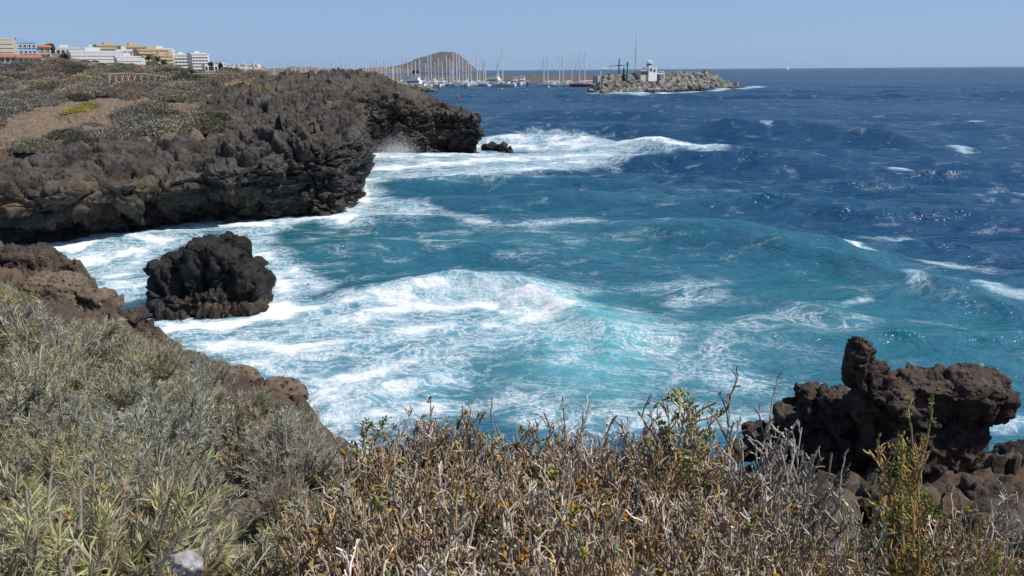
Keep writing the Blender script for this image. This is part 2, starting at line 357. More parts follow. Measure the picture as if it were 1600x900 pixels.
def strokes_field(x, y, strokes, up=None):
    """Density painted along lines laid on the water; strokes = (points, radius in metres, strength)."""
    f = np.zeros(np.shape(x))
    for pts, r_, s in strokes:
        W = np.array([P(*q)[:2] for q in pts])
        if len(W) == 1: W = np.array([W[0], W[0] + (0.3 * r_, 0)])
        lo = W.min(0) - 3 * r_; hi = W.max(0) + 3 * r_
        m = (x > lo[0]) & (x < hi[0]) & (y > lo[1]) & (y < hi[1])
        if not m.any(): continue
        d = poly_dist(W, x[m], y[m]); f[m] = 1 - (1 - f[m]) * (1 - s * np.exp(-(d / r_) ** 2)) if s <= 1 else f[m] + s * np.exp(-(d / r_) ** 2)
    return f
FOAM = [([(450, 400), (620, 380), (850, 385)], 6.0, .13), ([(575, 246), (650, 246), (740, 243)], 3.5, .98), ([(560, 264), (700, 256), (820, 248), (930, 242)], 4.5, .97), ([(560, 282), (700, 270), (830, 262), (950, 250)], 2.6, .8),
        ([(800, 229), (900, 230), (1000, 234), (1095, 238)], 3.0, .97), ([(790, 217), (850, 211), (925, 214)], 3.0, .95), ([(748, 228), (820, 221), (900, 226)], 4.0, .9),
        ([(60, 386), (150, 381), (230, 367), (330, 355), (425, 352)], 1.7, .97), ([(75, 392), (140, 398), (200, 395), (260, 378)], 1.6, .85), ([(540, 350), (556, 320), (558, 290)], 1.5, .93), ([(430, 350), (540, 338)], 1.1, .85),
        ([(560, 330), (650, 325), (730, 333)], 1.3, .55), ([(560, 312), (640, 318)], 1.5, .6), ([(620, 345), (700, 335), (760, 350)], 1.0, .35), ([(830, 350), (930, 345)], 1.2, .42), ([(700, 290), (850, 285)], 1.6, .35),
        ([(80, 395), (140, 420), (200, 450)], 1.5, .66), ([(235, 378), (190, 425), (165, 460)], .9, .75), ([(370, 368), (420, 352), (400, 380)], .9, .7),
        ([(225, 505), (330, 512), (420, 495), (448, 460), (432, 430)], .9, .97), ([(395, 390), (455, 425), (500, 450)], .8, .85), ([(250, 525), (340, 535), (470, 500)], 1.0, .7),
        ([(480, 505), (440, 560), (400, 590)], 1.3, .5), ([(455, 485), (560, 468), (700, 458), (780, 459), (840, 470), (880, 490)], 1.0, .97), ([(560, 500), (640, 478), (760, 472), (830, 490)], 1.3, .9), ([(440, 560), (560, 540), (700, 510), (800, 505)], 1.6, .74),
        ([(330, 545), (430, 530), (520, 500)], 1.2, .6), ([(500, 600), (600, 580), (720, 545), (820, 530)], 1.1, .8), ([(470, 640), (560, 622), (680, 595)], 1.0, .8), ([(500, 655), (580, 648), (660, 640)], .8, .88), ([(380, 580), (470, 590)], .7, .6),
        ([(700, 625), (900, 605), (1100, 600), (1250, 620)], 2.0, .24), ([(840, 655), (960, 665), (1120, 660)], 1.2, .6), ([(940, 545), (1100, 520), (1240, 490)], 2.0, .24), ([(980, 480), (1040, 560), (1150, 590)], 1.0, .42),
        ([(860, 500), (900, 530), (890, 560)], .8, .5), ([(890, 455), (1050, 445), (1130, 440)], 1.2, .32), ([(1150, 560), (1250, 540), (1330, 500)], 1.2, .2), ([(1540, 672), (1600, 662)], .6, .95), ([(1420, 660), (1600, 640)], 1.0, .2),
        ([(1335, 394), (1352, 400)], .55, 1.0), ([(1355, 400), (1390, 408)], .4, .6), ([(1370, 368), (1420, 370)], 1.1, .66), ([(1525, 189), (1545, 192), (1575, 196)], 1.4, 1.0), ([(1490, 231), (1508, 234)], 1.0, .95), ([(1572, 306), (1600, 310)], .8, 1.0),
        ([(1180, 351), (1190, 354)], .5, .85), ([(1530, 450), (1560, 460), (1600, 468)], .7, .75), ([(1400, 265), (1415, 265)], .7, .85), ([(1465, 410), (1490, 414)], .5, .6), ([(1420, 436), (1426, 446)], .4, .8), ([(1310, 475), (1350, 462)], .35, .5), ([(1060, 470), (1120, 462)], .6, .35), ([(1440, 410), (1520, 420)], 1.0, .3),
        ([(925, 149), (1000, 150), (1060, 145), (1110, 142), (1155, 139), (1190, 136)], 2.5, .9), ([(1155, 137), (1200, 135)], 2.0, .8), ([(1000, 150), (1060, 146)], 3.0, .6)]
AQUA = [([(450, 400), (700, 380), (900, 400), (1150, 470), (1450, 540)], 15.0, .46), ([(560, 300), (720, 295), (900, 310)], 11.0, .42), ([(430, 380), (600, 372), (800, 372), (950, 390)], 4.0, .50), ([(380, 400), (480, 420), (620, 425)], 3.0, .5), ([(80, 400), (200, 420)], 4.0, .55), ([(300, 540), (600, 560), (800, 600)], 5.0, .55),
        ([(850, 485), (930, 515), (940, 570)], 2.4, 1.4), ([(720, 590), (900, 590), (1100, 590)], 5.0, .55), ([(900, 470), (1100, 480), (1200, 500)], 4.0, .5), ([(1250, 430), (1400, 470), (1600, 540)], 4.5, .5), ([(1200, 560), (1500, 600)], 5.0, .5), ([(1000, 150), (1150, 140)], 8, .3)]
BUMPS = [([(560, 462), (700, 452), (800, 452), (870, 468), (930, 505), (965, 545)], .80, .9, 1.8), ([(1000, 362), (1150, 375), (1300, 408), (1450, 440), (1600, 480)], .75, 1.4, 3.2), ([(430, 395), (600, 388), (800, 392), (900, 400)], .45, 1.4, 2.4), ([(760, 222), (860, 222), (960, 232), (1090, 240)], .75, 2.2, 4.0), ([(770, 212), (850, 206), (925, 211)], 1.0, 1.4, 3.0),
         ([(1100, 212), (1250, 210), (1400, 222), (1480, 235)], 1.5, 1.8, 4.5), ([(1050, 262), (1180, 262), (1290, 262)], 1.1, 1.3, 3.0), ([(1500, 192), (1600, 205)], 1.4, 1.8, 4.0), ([(1340, 280), (1420, 282)], .9, 1.2, 2.4), ([(1290, 335), (1400, 340)], .7, 1.0, 2.0), ([(560, 300), (720, 290), (900, 290)], .45, 1.2, 2.5), ([(1180, 330), (1330, 333)], .5, 1.0, 2.2), ([(1060, 455), (1200, 462), (1330, 500)], .35, .8, 1.6), ([(70, 392), (160, 388), (250, 368)], .35, .6, 1.0), ([(440, 560), (560, 545), (660, 520)], .25, .5, 1.0), ([(560, 625), (660, 600), (740, 560)], .25, .45, .9)]
def build_sea():
    a = np.concatenate([np.linspace(46, 2.2, 520), np.linspace(2.15, 0.9, 60)[0:], np.geomspace(0.86, 0.006, 40)])
    rr = CAM_H / np.tan(np.radians(a)); th = np.radians(np.linspace(-47, 47, 900))
    X = rr[:, None] * np.sin(th)[None]; Y = rr[:, None] * np.cos(th)[None]
    x = X.ravel(); y = Y.ravel(); r_ = np.hypot(x, y)
    sp = np.broadcast_to(np.gradient(rr)[:, None], X.shape).ravel()
    dx = np.zeros_like(x); dy = np.zeros_like(x); z = np.zeros_like(x); g = np.random.default_rng(5)
    csd = np.maximum(0, -coast_signed(x, y)); shelter = 0.55 + 0.45 * sstep(-5, 20, x)
    bay = 1 - 0.35 * sstep(60, 25, y)
    chop = 0.6 + 0.4 * np.maximum(sstep(10, 24, x), sstep(55, 75, y))
    mod = 0.75 + 0.9 * fbm(np.stack([x / 34, y / 26, x * 0 + 3.3], 1), 2)
    mod2 = 0.9 + 0.9 * fbm(np.stack([x / 11, y / 9, x * 0 + 9.1], 1), 2)
    for lam, amp, spread, cnt in ((30, .27, .16, 4), (19, .24, .22, 5), (11, .15, .34, 6), (6.8, .09, .5, 7), (4.2, .052, .6, 9), (2.6, .030, .7, 10), (1.6, .016, .85, 10), (1.05, .011, 1.0, 8)):
        for _ in range(cnt):
            L = lam * g.uniform(.82, 1.22); k_ = 2 * math.pi / L; an = math.pi + 0.30 + g.normal() * spread
            kx, ky = math.sin(an), math.cos(an); ph = g.uniform(0, 6.28)
            A = amp * g.uniform(.6, 1.3) * sstep(0.8, 0.30, sp / L) * shelter * (mod if lam > 5 else mod2 * chop)
            arg = k_ * (kx * x + ky * y) + ph; c = np.cos(arg); s = np.sin(arg)
            z += A * c; dx -= kx * A * s * 1.15; dy -= ky * A * s * 1.15
    z *= bay; z = z * (0.55 + 0.45 * sstep(0, 4, csd))
    for pts, h, wf, wb in BUMPS:           # single swells that stand out; steep towards the shore, gentle behind
        W = np.array([P(*q)[:2] for q in pts]); lo = W.min(0) - 12; hi = W.max(0) + 12
        m = np.where((x > lo[0]) & (x < hi[0]) & (y > lo[1]) & (y < hi[1]))[0]
        if not len(m): continue
        d = poly_dist(W, x[m], y[m]); yi = np.interp(x[m], W[np.argsort(W[:, 0]), 0], W[np.argsort(W[:, 0]), 1])
        back = y[m] > yi; xe = sstep(W[0, 0] - 1, W[0, 0] + 4, x[m]) * sstep(W[-1, 0] + 1, W[-1, 0] - 4, x[m])
        z[m] += h * np.exp(-(d / np.where(back, wb, wf)) ** 2) * (0.35 + 0.65 * xe)
    foam = strokes_field(x, y, FOAM); aqua = strokes_field(x, y, AQUA)
    foam = np.maximum(foam, 0.95 * np.exp(-(csd / 0.9) ** 2) * (csd > 0) * (y < 110))
    nsd = -near_signed(x, y)
    foam = np.maximum(foam, 0.6 * np.exp(-(np.maximum(nsd - 5, 0) / 3.0) ** 2) * (y < 24) * (x < 3))
    crest = sstep(0.5, 0.95, z) * sstep(190, 80, r_) * sstep(-4, 8, x) * (r_ > 45)
    wc = fbm(np.stack([x / 3.5, y / 2.2, x * 0 + 1.7], 1), 2)
    foam = np.maximum(foam, crest * sstep(0.42, 0.62, wc) * 0.7)
    aqua = aqua + 0.35 * np.clip(z, 0, .8) * sstep(140, 40, r_)
    z += 0.10 * foam * fbm(np.stack([x / .8, y / .8, x * 0], 1), 3) * (r_ < 120)
    fine = sstep(120, 400, r_) * 0.25
    V = np.stack([x + dx, y + dy, z], 1)
    o = mk('sea', V, grid_faces(len(rr), len(th))[:, ::-1], sea_material(), {'foam': foam, 'aqua': aqua, 'fine': fine})
    return struct(o)
build_sea()

# ------------------------------------------------------------------ land across the bay
def h_at(px, py, y): q = Q(px, py, y); return (q[0], q[1], q[2])
TOP = tps([(-60, 36, 4.2), h_at(0, 250, 45), h_at(100, 238, 46), h_at(200, 230, 48), h_at(300, 222, 49.5), h_at(400, 212, 51), h_at(480, 205, 53), h_at(535, 195, 56), h_at(545, 170, 66), h_at(550, 150, 80),
           h_at(0, 180, 60), h_at(120, 175, 62), h_at(250, 180, 62), h_at(400, 165, 66), h_at(500, 150, 70), (-60, 70, 6.8), h_at(50, 130, 105), h_at(200, 133, 85), h_at(300, 138, 90), h_at(350, 129, 112), h_at(430, 126, 108),
           h_at(0, 101, 190), h_at(150, 106, 190), h_at(300, 118, 180), h_at(520, 114, 92), h_at(560, 116, 95), h_at(610, 125, 97), h_at(650, 139, 98), h_at(690, 163, 96), h_at(730, 183, 93.5), h_at(480, 120, 95), h_at(590, 150, 90), h_at(570, 150, 88),
           h_at(420, 120, 170), h_at(350, 122, 180), (-100, 100, 8), (-140, 190, 11.5), h_at(740, 190, 92), (-10, 104, 4.5), (-22, 130, 5.5)])
def soilness(x, y, cs):
    b = x / np.maximum(y, 1); n = fbm(np.stack([x / 9, y / 9, x * 0 + 2], 1), 3)
    return sstep(-0.29, -0.43, b + 0.14 * n) * sstep(2.0, 7.5, cs + 5 * n) * sstep(45, 52, y + 6 * n)
M_CLIFF = rock_mat('cliff_rock', (0.036, 0.032, 0.029), (0.092, 0.080, 0.068), (0.175, 0.150, 0.124), 0.6, bump=0.75)
def build_cliff():
    seg = np.hypot(*np.diff(COAST, axis=0).T); S = np.concatenate([[0], np.cumsum(seg)])
    s = np.concatenate([np.linspace(0, S[2], 60)[:-1], np.linspace(S[2], S[17], 950), np.linspace(S[17], S[20], 60)[1:]])
    C = np.stack([np.interp(s, S, COAST[:, k]) for k in (0, 1)], 1)
    # rounded corners and a wavering line
    ks = np.exp(-np.linspace(-2.2, 2.2, 31) ** 2); ks /= ks.sum()
    for k in (0, 1): C[15:-15, k] = np.convolve(C[:, k], ks, 'valid')
    T = np.gradient(C, axis=0); Nn = np.stack([-T[:, 1], T[:, 0]], 1); Nn /= np.linalg.norm(Nn, axis=1)[:, None]
    kb = np.exp(-np.linspace(-2, 2, 61) ** 2); kb /= kb.sum(); N2 = Nn.copy()
    for k in (0, 1): N2[30:-30, k] = np.convolve(Nn[:, k], kb, 'valid')
    N2 /= np.linalg.norm(N2, axis=1)[:, None]
    wob = 0.9 * fbm(np.stack([s / 6.0, s * 0, s * 0 + 5], 1), 3); C = C + N2 * wob[:, None]
    x0 = C[:, 0]
    far = sstep(68, 80, C[:, 1])                                   # 0 the near headland, 1 the farther one
    over = (1 - far) * (2.7 + 0.9 * fbm(np.stack([s / 5, s * 0 + 8, s * 0], 1), 2)) * sstep(-34, -22, x0) + far * 0.35
    over = over * (1 - (1 - far) * .9 * sstep(-17.5, -12.5, x0)); over = np.maximum(over, 0.1)
    rset = (1 - far) * 2.6 * (1 - .5 * sstep(-17, -12, x0)) + far * (1.3 + 0 * s)
    rim = TOP(C[:, 0] + N2[:, 0] * rset, C[:, 1] + N2[:, 1] * rset)
    rim = np.maximum(rim, 1.0)
    kn = [(0.5 + 0 * s, -1.6 + 0 * s), (0.25 + 0 * s, 0.2 + 0 * s), (0.1 - over * .1, rim * .22), (-over * 0.75, rim * .40), (-over, rim * .52), (-over * 0.9, rim * .66), (-over * .2 + rset * .10, rim * .84), (rset * .55, rim * .95), (rset, rim)]
    kd = np.stack([a for a, b in kn], 1); kz = np.stack([b for a, b in kn], 1)
    tf = np.linspace(0, len(kn) - 1, 190); i0 = np.clip(tf.astype(int), 0, len(kn) - 2); fr = tf - i0; fr = fr * fr * (3 - 2 * fr) * .35 + fr * .65
    D = kd[:, i0] * (1 - fr) + kd[:, i0 + 1] * fr; Z = kz[:, i0] * (1 - fr) + kz[:, i0 + 1] * fr
    wd = np.where(far > .5, 4.0, 7.0)                              # then some metres of top
    ti = np.linspace(0, 1, 91)[1:]
    D = np.concatenate([D, rset[:, None] + ti[None] * (wd - rset)[:, None]], 1)
    X = C[:, 0, None] + N2[:, 0, None] * D; Y = C[:, 1, None] + N2[:, 1, None] * D
    Zt = TOP(X[:, 190:], Y[:, 190:]); Z = np.concatenate([Z, Zt - 0.9 * ti[None] ** 4], 1)
    G = np.stack([X, Y, Z], -1); Nm = grid_normals(G); 
    if Nm[400, 250, 2] < 0: Nm = -Nm
    p = G.reshape(-1, 3); n = Nm.reshape(-1, 3)
    cs = np.maximum(D, 0).ravel(); sl = soilness(p[:, 0], p[:, 1], cs)
    strat = np.stack([p[:, 0], p[:, 1], p[:, 2] * 1.7], 1)
    d = lava(strat, 2.1, .66, .62, .21, .04, .15) + 0.5 * fbm(p / 4.2, 3)
    d = d * (1 - .75 * sl)
    p = p + n * d[:, None]
    z0 = G[..., 2].ravel()
    tipz = 2.2 * sstep(-22, -12, p[:, 0]); wet = sstep(3.6, 1.0, z0 - tipz + 0.9 * fbm(p / 1.5, 2)); frac = (Z / rim[:, None]).ravel()
    och = .9 * sstep(-.30, .15, fbm(p / 2.5 + 30, 3)) * sstep(.2, .4, frac) * sstep(.9, .6, frac) * sstep(-15, -24, p[:, 0]) * (1 - np.repeat(far, G.shape[1])) + 0.22 * np.repeat(far, G.shape[1]) * sstep(.2, .4, frac)
    soil = sl * 0.9 + 0.40 * sstep(.80, .97, n[:, 2]) * sstep(-.2, .3, fbm(p / 3.0 + 70, 3)) * sstep(.9, 1.0, frac) + 0.0
    F = grid_faces(*G.shape[:2])
    struct(mk('sea_cliff', p, F, M_CLIFF, {'soil': soil, 'wet': wet, 'ochre': och}))
def build_plateau():
    rr = np.concatenate([np.geomspace(43, 115, 330), np.geomspace(116, 260, 90)]); th = np.arctan((np.linspace(-160, 760, 760) - 800) / FPX)
    X = rr[:, None] * np.sin(th)[None]; Y = rr[:, None] * np.cos(th)[None]; x = X.ravel(); y = Y.ravel()
    cs = coast_signed(x, y); z = TOP(x, y)
    wid = np.where(y > 80, 2.3, 4.6)
    sl = soilness(x, y, cs)
    q = np.stack([x, y, z], 1)
    d = (lava(q * (1, 1, 1.7), 2.1, .66, .62, .21, .04, .15) + 0.5 * fbm(q / 4.2, 3)) * (1 - .78 * sl)
    d = d + sl * (0.25 * fbm(q / 5.0, 3))
    z = z + d * (0.55 + 0.45 * sstep(0, 10, cs))
    z = z - 9.0 * sstep(wid, wid * .45, cs) - 0.0
    soil = sl * 0.95 + 0.25 * sstep(3, 14, cs) + 0.40 * sstep(.0, .35, fbm(q / 5.0 + 40, 3)) - 0.1
    F = grid_faces(len(rr), len(th))
    keep = (cs.reshape(X.shape) > -1.0); kf = keep[:-1, :-1] | keep[1:, 1:]
    och = 0.35 * sstep(0, .4, fbm(q / 5.0 + 9, 2))
    struct(mk('headland', np.stack([x, y, z], 1), F[kf.ravel()][:, ::-1], M_CLIFF, {'soil': soil, 'wet': 0 * x, 'ochre': och}))
build_cliff(); build_plateau()

# ------------------------------------------------------------------ near ground
NEAR = tps([h_at(*a) for a in [(0, 378, 13), (75, 400, 12), (125, 450, 10.2), (200, 490, 9), (230, 525, 8.4), (300, 560, 7.6), (350, 572, 7.0), (450, 605, 6.0), (530, 675, 5.0)]] +
           [(0, 0, 7.45), (-2, 1, 7.4), (2, 1, 7.35), (0, 2.2, 7.2), (0, 3.4, 6.95), (0, 4.3, 6.6), (-2, 3, 7.1), (-4, 4, 7.0), (-7, 6, 6.9), (-12, 8, 6.9), (-16, 14, 6.4), h_at(1130, 760, 5.2), h_at(1200, 745, 6.2), h_at(1400, 745, 6.6), h_at(1600, 735, 7.0), h_at(1400, 830, 4.2), h_at(1600, 820, 4.4), h_at(1250, 860, 3.6), (6, 3, 6.9), (9, 7, 5.2), (14, 9, 5.0)])
M_NEAR = rock_mat('near_rock', (0.050, 0.038, 0.030), (0.11, 0.082, 0.063), (0.17, 0.125, 0.095), 2.6)
def build_near():
    xs = np.linspace(-17, 11, 620); ys = np.concatenate([np.linspace(-3, 1.2, 30)[:-1], np.linspace(1.2, 17.5, 360)])
    X, Y = np.meshgrid(xs, ys); x = X.ravel(); y = Y.ravel(); sd = near_signed(x, y)
    z = NEAR(x, np.clip(y, 0, 20)); q = np.stack([x, y, z], 1)
    rk = np.maximum(sstep(2.4, .8, sd) * .9, sstep(1.2, 2.2, x) * .9)
    d = lava(q, .55, .20, .17, .075, .015, .05) * (1 - .75 * sstep(-2.0, -1.4, x) * sstep(1.2, .6, x))
    z = z + d * (.25 + .75 * rk) - 10.0 * sstep(-0.05, -2.6, sd + (0.30 * fbm(q / .8, 2) + 0.7 * lava(q * (1, 1, 0) + 5, .7, .30, .22, .09, .01, .05)) * np.maximum(.1, sstep(-1.3, -2.4, x))) - 0.12 * sstep(.25, -.05, sd)
    soil = 0.95 - 0.75 * rk + 0.2 * fbm(q / .7, 2)
    struct(mk('near_ground', np.stack([x, y, z], 1), grid_faces(len(ys), len(xs)), M_NEAR, {'soil': soil, 'wet': sstep(3, 1, z), 'ochre': 0 * x + .2}))
build_near()
def ground_z(x, y): return float(NEAR(np.array([x]), np.array([min(max(y, 0), 20)]))[0])

# ------------------------------------------------------------------ single rocks
M_DARK = rock_mat('wet_lava', (0.015, 0.0145, 0.014), (0.034, 0.032, 0.030), (0.065, 0.060, 0.055), 1.2, world=False, bump=.9)
M_BROWN = rock_mat('brown_lava', (0.052, 0.038, 0.031), (0.105, 0.077, 0.060), (0.175, 0.135, 0.108), 2.6, world=False, bump=1.0, pits=True)
def rock_from(name, prims, voxel, origin, mat, lv, post=None, attrs=None):
    V, F, Nn = blob_mesh(prims, voxel, lv.get('pw', 2.6))
    V = V + Nn * lava(V * lv.get('st', np.ones(3)), *lv['a'])[:, None]
    if post is not None: V = post(V, Nn)
    at = {'soil': 0 * V[:, 0], 'wet': 0 * V[:, 0], 'ochre': 0 * V[:, 0]}
    if attrs: at.update(attrs(V, Nn))
    o = mk(name, V, F, mat, at); o.location = origin
    return o
# the stack in the surf
c = P(311, 502); c[1] += 1.6; sx = lambda px: (px - 331) / 1244 * 29.0
def zz(py, y=None):
    return CAM_H + ray(330, py)[2] / ray(330, py)[1] * (c[1] + (y or 0))
prims = []
for px, py, ry, rx, rz_, dy in [(258, 440, 4, .55, .98, .2), (254, 470, 0, .48, .75, 0), (290, 432, -4, .50, 1.08, .4), (318, 420, 4, .62, 1.35, .4), (332, 399, 0, .50, .72, .6), (358, 404, 10, .42, .62, .7), (362, 430, 0, .55, 1.12, .3), (392, 446, -6, .46, .98, .2), (408, 456, 8, .40, .82, .1), (396, 478, 0, .5, .62, -.15), (345, 475, 0, .75, .75, -.35), (290, 476, 0, .8, .62, -.4)]:
    prims.append(((sx(px), dy, zz(py, dy)), (rx, 1.15, rz_), (0, ry, 0)))
prims.append(((0.05, .6, -.4), (1.95, 1.5, .8), (0, 0, 0)))
def stack_post(V, N):
    th = np.arctan2(V[:, 0], V[:, 2] + 1.2)                          # columns fanning up from a low centre
    ph = th * 9 + 1.2 * fbm(V / 1.1, 2)
    g = np.abs(((ph / math.pi) % 1.0) - 0.5) * 2
    band = sstep(.35, .8, V[:, 2]) * sstep(2.6, 1.7, V[:, 2]) * sstep(.1, .6, -N[:, 1])
    V = V - N * (0.27 * band * sstep(.55, 1.0, g))[:, None]
    low = sstep(.62, .50, V[:, 2]) * sstep(.0, .4, -N[:, 1]); notch = np.exp(-((V[:, 2] - .72) / .12) ** 2) * sstep(.0, .4, -N[:, 1])
    return V - N * (0.16 * notch)[:, None] + N * (0.04 * low)[:, None]
rk = rock_from('sea_stack', prims, .055, c, M_DARK, {'a': (1.0, .24, .26, .07, .02, .08), 'st': np.array([1, 1, .5]), 'pw': 7.0}, stack_post,
               lambda V, N: {'wet': .25 + .4 * sstep(1.6, .9, V[:, 2]) + .1 * sstep(.9, .3, V[:, 2]), 'ochre': .7 * sstep(.9, .3, V[:, 2])})
tag(rk, 'big black lava rock standing alone in the white surf below the cliff', 'rock')
# outcrop on the right: a pinnacle, a mushroom-shaped block on a pedestal, a low dark mass
def Lq(o, px, py, y): q = Q(px, py, y); return tuple(q - o)
O1 = Q(1440, 735, 6.6)
def lump(px, py, y, wpx, hpx, dy=None, rot=(0, 0, 0), o=O1):
    k = y / FPX * 1.04
    return (Lq(o, px, py, y), (wpx * .5 * k, (dy if dy else wpx * .5) * k if dy else wpx * .5 * k, hpx * .5 * k), rot)
pr = [lump(1343, 541, 6.7, 32, 44, 20, (0, 10, 20)), lump(1345, 564, 6.7, 40, 52, 24, (0, 4, -15)), lump(1351, 592, 6.7, 50, 66, 28, (0, -5, 30)), lump(1376, 582, 6.68, 26, 36, 18, (0, 15, 0)), lump(1362, 620, 6.66, 66, 80, 38), lump(1375, 655, 6.65, 84, 110, 48), lump(1420, 625, 6.6, 110, 80, 55), lump(1465, 614, 6.6, 130, 70, 60), lump(1430, 675, 6.6, 150, 120, 60),
      lump(1505, 614, 6.6, 115, 72, 60, (0, 4, 0)), lump(1537, 628, 6.55, 74, 72, 42, (0, 12, 0)), lump(1554, 642, 6.55, 40, 44, 28), lump(1525, 598, 6.7, 76, 40, 40), lump(1490, 650, 6.6, 100, 76, 50), lump(1500, 700, 6.6, 58, 95, 36), lump(1465, 705, 6.6, 120, 90, 45), lump(1400, 705, 6.5, 120, 90, 50)]
lo1 = rock_from('lava_outcrop', pr, .017, O1, M_BROWN, {'a': (.62, .085, .13, .034, .012, .025), 'pw': 7.0})
tag(lo1, 'brown lava outcrop with an upright pinnacle and a mushroom shaped block on a pedestal', 'rock')
O2 = Q(1250, 735, 7.0)
pr = [lump(1272, 628, 7.1, 60, 62, 40, o=O2), lump(1300, 640, 7.05, 80, 60, 45, o=O2), lump(1255, 668, 7.0, 100, 80, 50, o=O2), lump(1310, 680, 6.95, 110, 90, 50, o=O2), lump(1200, 690, 7.0, 80, 50, 45, o=O2), lump(1245, 705, 6.9, 170, 70, 50, o=O2), lump(1170, 705, 6.95, 60, 30, 30, o=O2), lump(1330, 705, 6.8, 90, 80, 45, o=O2)]
lo2 = rock_from('lava_rock', pr, .018, O2, M_BROWN, {'a': (.55, .10, .13, .036, .012, .025), 'pw': 7.0})
tag(lo2, 'low dark jagged lava mass to the left of the pinnacle rock', 'rock')
O3 = Q(1580, 745, 7.4)
pr = [lump(1585, 720, 7.5, 80, 50, 45, o=O3), lump(1620, 715, 7.6, 90, 60, 45, o=O3), lump(1560, 735, 7.4, 70, 40, 40, o=O3)]
tag(rock_from('boulder', pr, .026, O3, M_DARK, {'a': (.36, .06, .12, .03, .010, .03)}), 'smooth dark grey boulder right of the mushroom shaped block', 'rock')
for px, py, y, wp, hp, lab, mat in [(88, 462, 9.6, 105, 80, 'large smooth tan boulder at the left cliff edge above grey shrubs', M_BROWN), (150, 472, 9.5, 62, 36, 'flat topped dark rock behind the tan boulder on the cliff edge', M_DARK), (195, 512, 8.8, 74, 60, 'dark reddish rock at the tip of the left cliff edge', M_BROWN),
                                   (38, 408, 11.4, 110, 46, 'low brown rock slab at the far left above the channel', M_BROWN), (378, 600, 6.5, 54, 60, 'upright pale brown rock between the shrubs and the surf', M_BROWN), (438, 612, 6.05, 62, 44, 'round brown rock beside the surf right of the upright pale one', M_BROWN), (1380, 800, 4.6, 110, 60, 'rough brown lava boulder on the ground below the outcrop', M_BROWN), (1540, 790, 4.9, 130, 60, 'broad brown lava slab at the right edge below the outcrop', M_BROWN)]:
    O = Q(px, py, y); 
    o = rock_from('boulder', [lump(px, py, y, wp, hp, wp * .45, o=O), lump(px + wp * .12, py + hp * .3, y, wp * 1.1, hp * .9, wp * .5, o=O), lump(px - wp * .2, py + hp * .2, y, wp * .8, hp * .8, wp * .4, o=O)], y * .0034, O, mat,
                  {'a': (.30, (.03 if 'smooth' in lab else .05) if 'smooth' in lab or 'pale' in lab else .11, .09, .012 if 'smooth' in lab or 'pale' in lab else .036, .010, .03), 'pw': 3.2}, None, (lambda V, N: {'soil': .7 + 0 * V[:, 0]}) if ('tan' in lab or 'pale' in lab) else None)
    tag(o, lab, 'rock')
k = NT('pale_stone'); nn = k.noise(k.obj(), 14, 6, .65); M_PALE = k.done(k.bsdf(k.mix(k.step(nn, .35, .65), (.22, .21, .19), (.50, .49, .46)), .9, k.bump(nn, .6, .02)))
O = Q(288, 880, 1.85)
V, F, Nn = blob_mesh([lump(288, 880, 1.85, 50, 42, 24, o=O), lump(300, 886, 1.85, 40, 34, 20, o=O)], .008)
V = V + Nn * lava(V, .05, .012, .02, .004, .002, .01)[:, None]
o = mk('pale_stone', V, F, M_PALE); o.location = O; tag(o, 'small whitish stone under the grey shrubs at the bottom left', 'stone')
# rocks awash
pt_ = P(775, 234)
for i, (px, py, wp, hp, lab) in enumerate([(765, 233, 26, 12, 'low black rock awash just off the headland tip'), (783, 234, 22, 13, 'jagged black rock awash, second off the headland tip'), (794, 237, 12, 7, 'outermost small black rock off the headland tip'), (781, 241, 9, 4, 'tiny black rock in the surf in front of the tip rocks'),
                                           (322, 349, 34, 12, 'flat reddish rock at the cliff foot left of its twin, in white water'), (358, 350, 26, 12, 'pointed reddish rock at the cliff foot in white water')]):
    O = P(px, py); kk = O[1] / FPX * 1.03
    o = rock_from('sea_rock', [((0, .3, .05), (wp * .5 * kk, wp * .4 * kk, hp * .8 * kk), (0, 0, 0)), ((wp * .2 * kk, .2, .05), (wp * .25 * kk, wp * .25 * kk, hp * kk), (0, 0, 0))], .09 if i < 4 else .06, O, M_DARK if i < 4 else M_BROWN, {'a': (.9, .3, .35, .1, .02, .1) if i < 4 else (.5, .12, .2, .05, .02, .1)}, None, lambda V, N: {'wet': .5 + 0 * V[:, 0]})
    tag(o, lab, 'rock')

# ------------------------------------------------------------------ far land: hillside, low coast, mountain
def hill_fn():
    ctl = []
    for px, py, y in [(-300, 104, 170), (0, 104, 170), (150, 110, 170), (300, 122, 170), (430, 127, 170), (-300, 100, 265), (-50, 97, 265), (50, 98, 265), (35, 87, 300), (110, 92, 310), (160, 98, 350), (215, 103, 350), (180, 90, 420), (255, 108, 420), (300, 117, 300), (380, 119, 300), (430, 123, 300),
                      (290, 107, 600), (325, 112, 600), (250, 92, 600), (100, 84, 600), (0, 78, 600), (-300, 80, 600), (380, 116, 1000), (420, 117, 1100), (350, 109, 1200), (400, 105, 1450), (300, 104, 1300), (200, 98, 1300), (0, 88, 1300), (-300, 88, 1300), (440, 121, 600), (440, 117, 1200)]:
        q = Q(px, py, y); ctl.append((q[0] / q[1], 0.35 * math.log(y), q[2] / y * 10))
    f = tps(ctl)
    return lambda x, y: f(x / y, 0.35 * np.log(y)) * y / 10
HILL = hill_fn()
